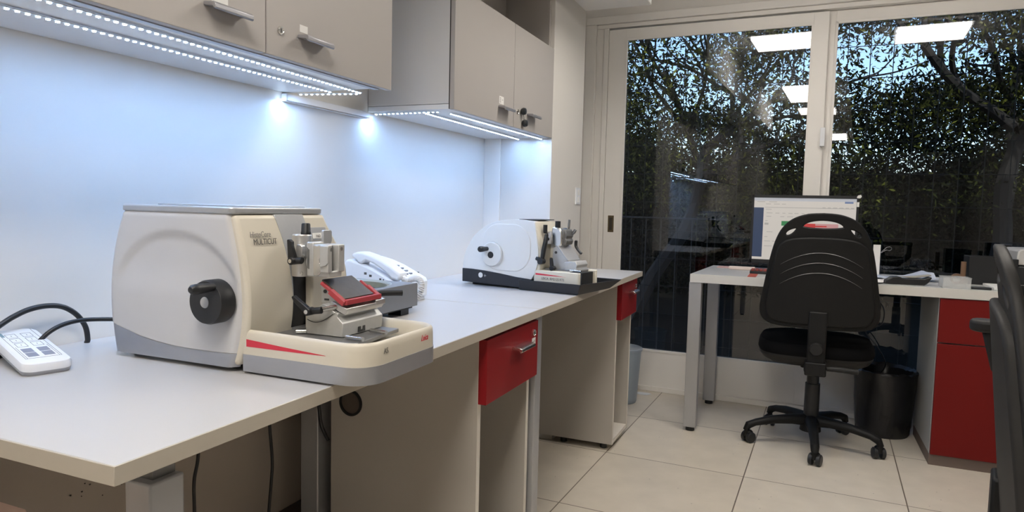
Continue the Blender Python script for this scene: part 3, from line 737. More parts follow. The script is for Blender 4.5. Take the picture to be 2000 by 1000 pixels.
def key(x0, x1, y0, y1, filled):
    b = B(); z = .0236
    if filled: box(b, x0, x1, y0, y1, z, z+.0004, M=Mt)
    else:
        w = .0006
        for q in ((x0,x1,y0,y0+w),(x0,x1,y1-w,y1),(x0,x0+w,y0,y1),(x1-w,x1,y0,y1)): box(b, *q, z, z+.0003, M=Mt)
        cx, cy = (x0+x1)/2, (y0+y1)/2; box(b, cx-.003, cx+.003, cy-.0004, cy+.0004, z, z+.0003, M=Mt)
    return put('button' if filled else 'button_outline', b, mat('key_grey', (.24,.26,.33), .5) if filled else PRINT, RM)
for yy in (-.020, .004):
    key(.046, .068, yy, yy+.016, True); key(.020, .042, yy, yy+.016, True)
for x0 in (-.016, -.046, -.076):
    for yy in (-.020, .004): key(x0, x0+.024, yy, yy+.016, False)
b = B()
for q in ((-.10,.078,-.027,-.0264),(-.10,.078,.0264,.027),(.0775,.078,-.027,.027),(.0075,.078,-.0240,-.0235),(.0075,.078,.0235,.0240)): box(b, *q, .0236, .0239, M=Mt)
put('panel_outline', b, PRINT, RM)
b = B(); box(b, -.088, -.062, -.026, -.022, .0236, .0240, M=Mt); put('display', b, mat('lcd_teal', (.10,.22,.27), .3), RM)

# ================================================================== WATER BATH
WB = thing('water_bath', 'grey box shaped water bath with round basin behind the large microtome', 'water bath', (0, 0, 0))
cx, cy, R_ = .262, .985, .119; x0, x1, y0, y1, zt = .045, .407, .790, 1.116, .895
b = B()
N = 64; cir = [(cx+R_*math.cos(2*PI*i/N), cy+R_*math.sin(2*PI*i/N)) for i in range(N)]
sq = []
for i in range(N):
    a = 2*PI*i/N; dx, dy = math.cos(a), math.sin(a)
    t = min([(x1-cx)/dx if dx > 1e-6 else ((x0-cx)/dx if dx < -1e-6 else 9e9), (y1-cy)/dy if dy > 1e-6 else ((y0-cy)/dy if dy < -1e-6 else 9e9)])
    sq.append((cx+dx*t, cy+dy*t))
for X, Yc in ((x0,y0),(x0,y1),(x1,y0),(x1,y1)):
    j = min(range(N), key=lambda i: (sq[i][0]-X)**2+(sq[i][1]-Yc)**2); sq[j] = (X, Yc)
ringloft(b, [[(p[0], p[1], .832) for p in sq], [(p[0], p[1], zt-.003) for p in sq], [(cx+(p[0]-cx)*.992, cy+(p[1]-cy)*.992, zt) for p in sq], [(*p, zt) for p in cir]], cap=False)
f = b.faces.new([v for v in b.verts if abs(v.co.z-.832) < 1e-6][:N]); put('housing', b, mat('bath_grey', (.23,.235,.25), .38, .35, noise=.05, nscale=60), WB)
b = B(); lathe(b, [(0.0,-.051),(R_-.02,-.05),(R_-.004,-.045),(R_-.002,-.004),(R_+.001,0.0005),(R_+.004,.0008)], (cx, cy, zt), (0,0,1), 64)
f = max(b.faces, key=lambda f: len(f.verts) if f.calc_center_median().z > zt-.001 else 0); b.faces.remove(f)
put('basin', b, mat('basin_enamel', (.46,.48,.46), .35, .2, noise=.1, nscale=40), WB)
b = B(); lathe(b, [(R_-.001,-.004),(R_-.003,-.018),(R_-.009,-.018),(R_-.009,-.004),(R_-.001,-.004)], (cx, cy, zt), (0,0,1), 64); put('basin_ring', b, mat('basin_rim', (.20,.19,.14), .5, noise=.2, nscale=60), WB)
for xx in (.08, .372):
    for yy in (.83, 1.075): put('foot', box(B(), xx-.02, xx+.02, yy-.02, yy+.02, H, .834), BLACK, WB)
put('bottom_plate', box(B(), x0+.01, x1-.01, y0+.01, y1-.01, .826, .832), BLACKM, WB)

# ================================================================== TELEPHONE
TP_ = thing('telephone', 'white desk telephone with curly cord behind the grey water bath', 'telephone', (0, 1.12, 0))
b = B()
prism(b, [(.072,H+.012),(.078,.842),(.100,.920),(.108,.938),(.122,.941),(.160,.933),(.205,.918),(.250,.898),(.286,.881),(.293,.870),(.290,H+.012)], 'Y', .07, .255)
base = put('base', b, PHONE, TP_, bevel=.007, seg=3)
put('base_lower', box(B(), .09, .285, .078, .247, H, H+.014), mat('phone_grey', (.62,.64,.68), .4), TP_, bevel=.003)
b = B()
P = [(.132,.952),(.138,.960),(.152,.965),(.172,.965),(.205,.957),(.240,.944),(.275,.926),(.302,.908),(.306,.896),(.298,.886),(.275,.890),(.262,.903),(.240,.917),(.210,.933),(.185,.940),(.178,.936),(.172,.930),(.158,.930),(.150,.940)]
prism(b, P, 'Y', .066, .112); put('handset', b, PHONE, TP_, bevel=.007, seg=3)
b = B()
sx, sz = (.285-.215), (.866-.890)
for r_ in range(4):
    for c_ in range(3):
        x = .205+r_*.016; z = float(np.interp(x+.0045, [.160,.205,.250,.286], [.933,.918,.898,.881]))
        box(b, x, x+.008, .150+c_*.024, .163+c_*.024, z-.003, z+.003)
put('keypad', b, mat('phone_key', (.25,.27,.33), .5), TP_, bevel=.001)
b = B(); box(b, .178, .187, .0695, .071, .898, .905); box(b, .196, .205, .0695, .071, .892, .899); box(b, .232, .239, .0695, .071, .884, .890); box(b, .244, .249, .0695, .071, .882, .888); put('socket', b, PRINTD, TP_)
put('black_plug', box(B(), .218, .242, .262, .285, .868, .893), BLACK, TP_, bevel=.002)
path = smooth_pts([(.303,.088,.893),(.315,.09,.888),(.332,.09,.892),(.348,.085,.895),(.364,.08,.892),(.374,.075,.878),(.372,.07,.858),(.362,.065,.838),(.345,.065,.824),(.31,.075,.820)], 8)
pts = []; 
for i in range(len(path)*6-6):
    q = i/6; a = int(q); p = path[a].lerp(path[min(a+1, len(path)-1)], q-a); d = (path[min(a+1, len(path)-1)]-path[max(a-1, 0)]); x, y, _ = frame_for(d)
    t = i*2*PI/11; pts.append(p+(x*math.cos(t)+y*math.sin(t))*.0075)
put('curly_cord', tube(B(), pts, .0022, 6, 1), mat('cord_white', (.74,.72,.70), .5), TP_)

# ================================================================== SECOND MICROTOME (local frame u, w, h)
M2 = thing('microtome', 'rounded white rotary microtome with black base on the far bench', 'microtome', (.189, 1.826, H), math.radians(-9.3))
P = smooth_pts([(-.003,.060,0),(.000,.095,0),(.010,.130,0),(.029,.162,0),(.050,.190,0),(.079,.213,0),(.115,.234,0),(.162,.248,0),(.210,.2535,0),(.250,.254,0),(.306,.250,0)], 4)
Q = smooth_pts([(.312,.246,0),(.317,.22,0),(.325,.175,0),(.330,.134,0),(.328,.10,0),(.318,.066,0),(.304,.040,0)], 4)
low = [(.30,.040),(.24,.044),(.17,.052),(.10,.058),(.04,.061),(-.002,.061)]
b = B(); prism(b, [(p.x, p.y) for p in P]+[(q.x, q.y) for q in Q]+low, 'Y', 0, .150); put('body', b, MWHITE2, M2, bevel=.008, seg=3)
b = B(); ringloft(b, [[(p[0], w, p[1]) for p in rr] for w, rr in ((.0005, rrect(.085,.300,.062,.238,.075,10)), (-.0025, rrect(.088,.297,.065,.235,.073,10)), (-.0028, rrect(.092,.293,.069,.231,.070,10)))]); 
put('side_panel', b, MWHITE2, M2)
b = B(); prism(b, [(-.004,.010),(-.0045,.061)]+[(x, z) for x, z in low[::-1]][1:]+[(.3045,.039),(.300,.0),(.27,.006)], 'Y', -.002, .152); put('base_band', b, mat('base_black', (.016,.018,.024), .45), M2, bevel=.002)
b = B(); box(b, .03, .29, .02, .13, 0, .012); put('underside', b, BLACKM, M2)
b = B()
prism(b, [(.308,.060),(.334,.060),(.338,.14),(.326,.20),(.314,.2505),(.300,.2505)], 'Y', .006, .148); put('front_cover', b, CREAM2, M2, bevel=.004)
put('top_strip', box(B(), .235, .315, .02, .14, .2535, .2560), BLACKM, M2)
W = put('handwheel', lathe(B(), [(0,0),(.043,0),(.0455,.003),(.0455,.012),(.040,.014),(.03,.016),(.03,.025),(0,.025)], (.137, -.016, .122), (0,1,0), 40), mat('wheel_white', (.72,.72,.70), .4), M2)
put('wheel_hub', cyl(B(), (.135, -.0175, .120), (.135, -.014, .120), .0125, n=24), BLACK, W)
put('crank_handle', lathe(B(), [(0,0),(.008,0),(.0082,.01),(.0105,.03),(.011,.045),(.008,.05),(0,.051)], (.118,-.016,.142), (0,-1,0), 20), BLACK, W)
put('round_badge', lathe(B(), [(.0092,0),(.0102,.0006),(.0075,.0008),(.006,.0003),(.0048,.0003),(.0040,.0008),(0,.0008)], (.082,-.002,.040), (0,-1,0), 22), PAPER, M2)
b = B(); box(b, .098,.108,-.0026,-.0019,.0385,.0397); box(b,.101,.1022,-.0026,-.0019,.034,.044); put('badge_mark', b, PAPER, M2)
# front deck
b = B(); prism(b, rrect(.310,.500,-.001,.118,.012,5), 'Z', .018, .0755); put('front_deck', b, CREAM2, M2, bevel=.003)
b = B(); box(b, .455, .5035, .006, .095, .020, .0765); put('deck_front', b, BLACK, M2, bevel=.001)
b = B(); box(b, .48, .512, .098, .115, .018, .082); put('deck_rail', b, CREAM2, M2, bevel=.004)
b = B(); _faces(b, [(.322,-.0016,.0655),(.322,-.0016,.0585),(.43,-.0016,.058),(.448,-.0016,.0575),(.40,-.0016,.0615)], [(0,1,2,3,4)]); bmesh.ops.solidify(b, geom=b.faces[:], thickness=.0004); put('red_stripe', b, PRINTR, M2)
text('lettering', 'LEICA  RM2125 RTS', .0125, (.347,-.0017,.0435), (1,0,0), (0,0,1), PRINTD, M2, sx=.86)
b = B()
fl_ = [(.262,-.014),(.500,-.014),(.500,.255),(.300,.255)]
rim = [(.258,-.018),(.512,-.020),(.545,.262),(.296,.258)]
inn = [(.262,-.014),(.508,-.016),(.540,.257),(.300,.254)]
_faces(b, [(*p,.001) for p in fl_]+[(*p,.038) for p in rim]+[(*p,.038) for p in inn]+[(p[0]+.004*(1 if i in (0,3) else -1), p[1]+.004*(1 if i < 2 else -1), .004) for i, p in enumerate(fl_)],
  [(3,2,1,0)]+[(i,(i+1)%4,4+(i+1)%4,4+i) for i in range(4)]+[(4+i,4+(i+1)%4,8+(i+1)%4,8+i) for i in range(4)]+[(8+i,8+(i+1)%4,12+(i+1)%4,12+i) for i in range(4)]+[(12,13,14,15)])
put('waste_tray', b, mat('tray_black', (.014,.015,.019), .4), M2, bevel=.0015)
# head of the second microtome
b = B(); lathe(b, [(0,0),(.020,0),(.022,.004),(.022,.030),(.018,.034),(0,.034)], (.328,.070,.192), (1,0,0), 24); box(b, .330,.356,.045,.095,.168,.212); hd = put('specimen_head', b, NICKEL, M2, bevel=.003)
put('screw', cyl(B(), (.343,.0455,.187), (.343,.042,.187), .006, n=14), STEELD, hd)
b = B(); prism(b, [(.360,.170),(.372,.160),(.392,.160),(.399,.172),(.399,.212),(.390,.228),(.362,.232),(.357,.22)], 'Y', .045, .105); cl = put('cassette_clamp', b, CHROME, hd, bevel=.004)
b = B(); prism(b, [(.384,.164),(.406,.168),(.410,.182),(.404,.190),(.410,.200),(.404,.222),(.384,.226)], 'Y', .065, .118); put('jaw_block', b, ALUD, cl, bevel=.002)
b = B(); lathe(b, [(0,0),(.010,0),(.010,.022),(0,.023)], (.369,.070,.230), (0,0,1), 18); put('adjusting_knob', b, BLACK, cl)
b = B(); tube(b, [(.398,.10,.225),(.400,.10,.258)], .0045, 8); tube(b, [(.404,.11,.208),(.414,.11,.212),(.420,.11,.222)], .006, 8); put('pin', b, ALUD, cl)
b = B(); tube(b, [(.334,.040,.208),(.334,.040,.238)], .008, 10); put('knob', b, BLACK, hd)
b = B(); tube(b, [(.352,.020,.208),(.350,.014,.175),(.346,.010,.145),(.342,.008,.112)], [.006,.0085,.0085,.007], 10); cyl(b, (.342,.016,.108), (.342,-.008,.108), .011, n=16); cyl(b, (.322,.004,.118), (.342,.002,.110), .008, n=14); put('brake_lever', b, BLACK, M2)
put('guide_post', box(B(), .338, .356, .075, .11, .076, .168), CREAM2, M2, bevel=.002)
b = B(); prism(b, [(.352,.076),(.352,.090),(.362,.092),(.366,.155),(.378,.163),(.392,.150),(.428,.118),(.438,.100),(.420,.092),(.460,.090),(.462,.076)], 'Y', .045, .118); kh = put('knife_holder', b, ALU, M2, bevel=.0015)
quadslab('blade_cover', (.386,.040,.166), (.432,.040,.114), (.436,.128,.114), (.392,.128,.166), .006, MSILV, kh)
b = B(); prism(b, [(.418,.108),(.440,.112),(.462,.112),(.470,.100),(.466,.090),(.472,.076),(.420,.076)], 'Y', .035, .122); put('front_block', b, ALU, kh, bevel=.002)
b = B(); box(b, .340, .480, .030, .125, .072, .0815); put('base_plate', b, ALUD, kh, bevel=.001)
b = B(); tube(b, [(.372,.020,.122),(.375,.020,.100),(.378,.020,.084)], [.0055,.007,.007], 10); cyl(b, (.378,.012,.084), (.378,.034,.084), .0085, n=14); put('clamp_lever', b, BLACK, kh)
b = B(); tube(b, [(.412,.135,.182),(.412,.135,.162),(.425,.132,.145),(.438,.13,.135)], [.006,.006,.005,.005], 10); put('clamp_lever', b, BLACK, kh)
put('screw', cyl(B(), (.378,.046,.140), (.378,.043,.140), .005, n=12), STEELD, kh)
put('clamp_rod', cyl(B(), (.445,.03,.080), (.490,.028,.0795), .004, n=12), CHROME, kh)
put('power_plug', box(B(), -.012, .002, .03, .06, .02, .05), BLACK, M2)

# ================================================================== RIGHT DESK
DK = thing('desk', 'white topped desk with grey steel legs in front of the glass doors', 'desk', (0, 0, 0))
DX0, DX1, DY0, DY1, DZ = .884, 3.05, 2.940, 3.560, .7985
def skew(v): return Vector((v.x + (v.y-DY0)*.06*max(0, 1-(v.x-DX0)/1.5), v.y + (v.x-DX0)*.012, v.z))
def dbox(name, a, m, parent, bevel=.001):
    b = box(B(), *a)
    for v in b.verts: v.co = skew(v.co)
    return put(name, b, m, parent, bevel=bevel)
dbox('desktop', (DX0+.002, DX1, DY0+.002, DY1, DZ-.042, DZ), mat('desk_laminate', (.48,.48,.475), .35, noise=.03), DK)
dbox('edge_band', (DX0, DX1, DY0-.0005, DY0+.0025, DZ-.0424, DZ-.0004), mat('desk_edge', (.60,.59,.56), .45), DK, .0004)
for a in ((.880, .940, 2.945, 3.005), (.905, .968, 3.49, 3.55), (2.95, 3.01, 2.95, 3.01), (2.95, 3.01, 3.49, 3.55)):
    lg = put('leg', box(B(), a[0], a[1], a[2], a[3], .022, DZ-.042), STEEL, DK, bevel=.002)
    put('foot', cyl(B(), ((a[0]+a[1])/2, (a[2]+a[3])/2, 0), ((a[0]+a[1])/2, (a[2]+a[3])/2, .022), .022, n=18), BLACK, lg)
put('apron', box(B(), .95, 2.98, 3.515, 3.54, DZ-.10, DZ-.042), STEELD, DK)

# red cabinet under the desk
RC = thing('red_cabinet', 'red fronted cabinet with grey side under the right part of the desk', 'cabinet', (1.957, 2.962, 0))
put('body', box(B(), 0, .55, .016, .49, .05, DZ-.043), mat('cab_side_grey', (.40,.40,.39), .5), RC, bevel=.001)
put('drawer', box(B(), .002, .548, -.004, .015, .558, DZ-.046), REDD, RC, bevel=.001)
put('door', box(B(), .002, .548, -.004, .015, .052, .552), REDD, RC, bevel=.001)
put('plinth', box(B(), .0, .55, .012, .47, 0, .05), mat('plinth_brown', (.16,.12,.10), .6), RC)

# monitor
MO = thing('computer_monitor', 'black framed computer monitor with web page behind the office chair', 'monitor', (1.386, 3.36, DZ), 0)
ML, MR, MB_, MTp = -.254, .258, .042, .405
b = B(); box(b, ML, MR, .002, .03, MB_, MTp); put('back_shell', b, BLACK, MO, bevel=.004)
b = B(); w = .011
box(b, ML, MR, -.006, .002, MTp-w-.004, MTp); box(b, ML, MR, -.006, .002, MB_, MB_+.02); box(b, ML, ML+w, -.006, .002, MB_, MTp); box(b, MR-w, MR, -.006, .002, MB_, MTp)
put('bezel', b, BLACK, MO, bevel=.001)
def em(name, c, s): return mat(name, tuple(x*.3 for x in c), .4, emit=c, es=s)
SX0, SX1, SZ0, SZ1 = ML+w, MR-w, MB_+.02, MTp-w-.004
def sq_(x0, x1, z0, z1, y, m, name, parent):
    b = B(); X = lambda t: SX0+(SX1-SX0)*t; Z = lambda t: SZ1-(SZ1-SZ0)*t
    box(b, X(x0), X(x1), y, y+.0003, Z(z1), Z(z0)); return put(name, b, m, parent, smooth=False)
SCR = sq_(0, 1, 0, 1, -.0005, em('screen_white', (.90,.85,.79), .40), 'screen', MO)
sq_(0, 1, 0, .05, -.0008, em('screen_bar', (.70,.72,.78), .40), 'browser_bar', SCR)
sq_(.89, .97, .045, .075, -.0011, em('screen_blue', (.25,.33,.55), .40), 'address_tag', SCR)
sq_(0, .1, .16, .96, -.0008, em('screen_navy', (.05,.08,.16), .40), 'sidebar', SCR)
sq_(.285, .385, .37, .445, -.0008, em('screen_green', (.06,.32,.12), .40), 'green_button', SCR)
sq_(.48, .62, .40, .475, -.0008, em('screen_red', (.75,.07,.07), .40), 'red_button', SCR)
sq_(.62, .84, .40, .475, -.0007, em('screen_pink', (.80,.42,.42), .40), 'pink_banner', SCR)
sq_(.62, .73, .43, .452, -.0010, em('screen_red', (.75,.07,.07), .40), 'banner_line', SCR)
b = B(); rg = random.Random(4)
TXM = em('screen_text', (.60,.57,.54), .38)
def tl(x0, x1, z, h=.008): 
    X = lambda t: SX0+(SX1-SX0)*t; Z = SZ1-(SZ1-SZ0)*z; box(b, X(x0), X(x1), -.0010, -.0007, Z-h*.18, Z+h*.18)
for z, row in ((.065, [(.03,.11),(.15,.23)]), (.10, [(.12,.17),(.20,.26),(.28,.32)]), (.155, [(.11,.98)]), (.145, [(.68,.71),(.73,.76),(.78,.82),(.84,.88),(.90,.93),(.95,.98)]), (.185, [(.12,.18)]), (.245, [(.13,.19),(.22,.26),(.29,.32),(.35,.39),(.41,.45),(.48,.51),(.54,.57)]), (.30, [(.13,.18),(.27,.31),(.34,.40),(.45,.50),(.52,.56)]), (.37, [(.12,.145)]), (.42, [(.115,.155)]), (.55, [(.14,.20)]), (.63, [(.12,.15)]), (.70, [(.12,.18),(.2,.3)]), (.78, [(.12,.2)])):
    for a, c in row: tl(a, c, z, .008 if (a, c) != (.115,.155) else .03)
put('page_text', b, TXM, SCR)
b = B(); box(b, -.03, .03, .03, .045, .06, .30); box(b, -.03, .03, .02, .05, .008, .10); put('stand_neck', b, BLACK, MO, bevel=.003)
b = B(); prism(b, rrect(-.12,.12,-.06,.12,.03,6), 'Z', 0, .008); put('stand_base', b, BLACK, MO, bevel=.002)
b = B(); prism(b, [(.247,.394),(.262,.393),(.268,.402),(.264,.411),(.252,.408),(.246,.401)], 'Y', -.009, .012); put('tape_patch', b, PAPER, MO, bevel=.001)
put('label', box(B(), .2475, .2585, -.0075, -.006, .350, .374), PAPER, MO)
# desk items
KB = thing('keyboard', 'dark computer keyboard with reddish keys below the monitor', 'keyboard', (1.15, 3.14, DZ), math.radians(2))
put('tray', box(B(), 0, .40, 0, .13, 0, .014), BLACK, KB, bevel=.003)
km = B(); kr = B()
for r_ in range(5):
    for c_ in range(20): box(kr if c_ < 5 else km, .006+c_*.0195, .022+c_*.0195, .008+r_*.0235, .027+r_*.0235, .014, .020)
put('keys', km, mat('key_dark', (.03,.02,.02), .5), KB, bevel=.001); put('red_keys', kr, mat('key_red', (.22,.03,.02), .45), KB, bevel=.001)
o = bx('red_clear_strip', 1.153, 1.192, 2.945, 3.10, DZ, DZ+.004, REDCL); tag(o, 'red see-through plastic strip lying on the desk beside the keyboard', 'plastic strip')
o = tag(put('long_tray', box(B(), 1.03, 1.165, 3.33, 3.36, DZ, DZ+.018), mat('pale_pink_plastic', (.72,.60,.55), .5), bevel=.004), 'narrow pale pink bar lying left of the monitor', 'bar')
o = tag(put('desk_mat', box(B(), .96, 1.14, 3.40, 3.52, DZ, DZ+.003), mat('mat_pink', (.62,.40,.36), .7)), 'thin pinkish mat at the back left corner of the desk', 'mat')
def sheet(name, label, cx, cy, z, w, d, rot, m, curl=.006, cat='paper'):
    b = B(); n = 8; g = []
    for i in range(n+1):
        g.append([b.verts.new(((i/n-.5)*w, (j/n-.5)*d, .0008+curl*((i/n-.5)*2)**2*(1 if j > 2 else .4)+.0015*math.sin(j*1.7+i))) for j in range(n+1)])
    for i in range(n):
        for j in range(n): b.faces.new((g[i][j], g[i+1][j], g[i+1][j+1], g[i][j+1]))
    bmesh.ops.solidify(b, geom=b.faces[:], thickness=-.0006)
    return tag(put(name, b, m, loc=(cx, cy, z+.002), rz=rot), label, cat)
sheet('paper_sheet', 'bluish white sheet of paper lying behind the black stapler on the desk', 1.83, 3.30, DZ+.001, .30, .22, .25, PAPERB, .034)
sheet('paper_sheet', 'white sheet of paper lying on the desk just right of the chair back', 1.66, 3.08, DZ+.001, .18, .18, -.2, PAPER, .006)
tag(put('paper_stack', box(B(), 2.16, 2.52, 3.00, 3.2, DZ, DZ+.012), PAPER, bevel=.002), 'low stack of white papers at the right end of the desk', 'papers')
SP = thing('stapler', 'long black stapler lying on the desk right of the chair back', 'stapler', (1.745, 3.0, DZ), math.radians(8))
b = B(); prism(b, [(0,.002),(.02,.0),(.16,.0),(.175,.012),(.19,.035),(.185,.040),(.16,.030),(.08,.028),(.055,.036),(.03,.034),(.005,.018)], 'Y', 0, .045); put('body', b, BLACK, SP, bevel=.006)
b = B(); prism(b, [(.06,.034),(.12,.040),(.185,.050),(.19,.044),(.12,.030)], 'Y', .006, .040); put('top_arm', b, mat('stapler_grey', (.30,.29,.27), .4), SP, bevel=.003)
CB = thing('plastic_box', 'low clear plastic box on the desk edge right of the black stapler', 'box', (1.965, 2.965, DZ), .02)
b = B(); box(b, 0, .105, 0, .09, 0, .002); box(b, 0, .105, 0, .002, 0, .045); box(b, 0, .105, .088, .09, 0, .045); box(b, 0, .002, 0, .09, 0, .045); box(b, .103, .105, 0, .09, 0, .045); put('tub', b, CLEAR, CB)
put('lid', box(B(), -.002, .107, -.002, .092, .045, .049), CLEAR, CB, bevel=.001)
tag(put('mobile_phone', box(B(), 2.075, 2.15, 2.985, 3.02, DZ, DZ+.010), BLACK, bevel=.003), 'small flat black phone on the desk edge beside the clear plastic box', 'phone')
OG = thing('desk_organiser', 'black upright desk organiser beside the brown card rolls', 'organiser', (2.11, 3.24, DZ))
b = B(); box(b, 0, .12, 0, .004, 0, .13); box(b, 0, .12, .116, .12, 0, .13); box(b, 0, .004, 0, .12, 0, .13); box(b, .116, .12, 0, .12, 0, .13); box(b, 0, .12, 0, .12, 0, .004); put('holder', b, BLACK, OG, bevel=.001)
CR = thing('card_roll', 'brown card roll standing against the black desk organiser', 'roll', (2.085, 3.22, DZ))
b = B(); lathe(b, [(.008,0),(.011,0),(.011,.105),(.008,.105),(.008,0)], (0,0,0), (0,0,1), 20); put('tube', b, WOODO, CR)
b = B(); lathe(b, [(.016,0),(.024,0),(.024,.02),(.016,.02),(.016,0)], (-.028,-.03,.024), (0,1,.1), 20); put('ring', b, WOODO, CR)
PR = thing('printer', 'small printer with pale grey top and black base at the right end of the desk', 'printer', (2.28, 3.24, DZ))
put('base', box(B(), 0, .42, 0, .30, 0, .095), BLACK, PR, bevel=.006)
b = B(); prism(b, [(.012,.098),(.40,.098),(.395,.165),(.385,.172),(.03,.172),(.018,.16)], 'Y', .01, .29); put('top_case', b, mat('printer_grey', (.50,.49,.47), .45), PR, bevel=.006)
put('side_clip', box(B(), -.008, .02, -.004, .03, .088, .125), BLACK, PR, bevel=.003)
put('rear_support', box(B(), -.01, .05, .25, .32, .0, .182), BLACK, PR, bevel=.004)
put('top_pad', lathe(B(), [(0,0),(.035,0),(.035,.004),(0,.005)], (.13,.12,.172), (0,0,1), 24), MSILV, PR)
CD = thing('desk_card', 'small white card with a thin wire loop standing right of the chair back', 'card', (1.735, 3.30, DZ))
put('card', box(B(), -.02, .012, -.001, .001, 0, .165), PAPER, CD)
b = B(); tube(b, [(.012,0,.125),(.025,0,.140),(.040,0,.155),(.055,0,.156),(.060,0,.146),(.050,0,.138),(.035,0,.14),(.015,0,.125)], .0007, 6); put('wire_loop', b, STEEL, CD)
cord('thin black cable hanging below the desk right of the chair', [(1.75,3.53,.69),(1.80,3.52,.62),(1.79,3.50,.54),(1.72,3.50,.50),(1.78,3.50,.42),(1.82,3.49,.34),(1.80,3.50,.28)], .003)

# bins and scrap
BN = thing('waste_bin', 'black waste bin lined with a black bag beside the red cabinet', 'bin', (1.812, 3.395, 0))
b = B(); lathe(b, [(0,0),(.118,0),(.124,.01),(.136,.29),(.132,.29),(.120,.014),(0,.012)], (0,0,0), (0,0,1), 32); put('bucket', b, BIN_D, BN)
b = B(); rings = []; rg = random.Random(2)
for r_, z in ((.121,.012),(.127,.05),(.131,.11),(.136,.17),(.141,.24),(.142,.30),(.146,.325),(.138,.333),(.124,.32),(.118,.26),(.112,.16),(.09,.10)):
    rings.append([((r_+rg.uniform(-.005,.005))*math.cos(2*PI*i/40), (r_+rg.uniform(-.005,.005))*math.sin(2*PI*i/40), z+rg.uniform(-.006,.006)) for i in range(40)])
ringloft(b, rings, cap=False); b.faces.new([v for v in b.verts][-40:]); put('bag', b, BAG, BN)
BT = thing('plastic_bin', 'translucent pale plastic bin behind the far pedestal by the glass door', 'bin', (.468, 3.33, 0))
b = B(); lathe(b, [(0,0),(.082,0),(.086,.008),(.104,.30),(.110,.302),(.110,.315),(.104,.318),(.100,.30),(.083,.012),(0,.010)], (0,0,0), (0,0,1), 32); put('bucket', b, BINT, BT)
b = B(); ringloft(b, [[(.55+.045*math.cos(t)*(1+.2*math.sin(3*t))*s, 3.535+.028*math.sin(t)*(1+.15*math.cos(2*t))*s, z) for t in [2*PI*i/20 for i in range(20)]] for s, z in ((1,0),(1,.002),(.9,.004))])
tag(put('paper_scrap', b, mat('scrap_white', (.72,.76,.80), .6)), 'crumpled pale paper scrap on the floor by the sliding door', 'paper')

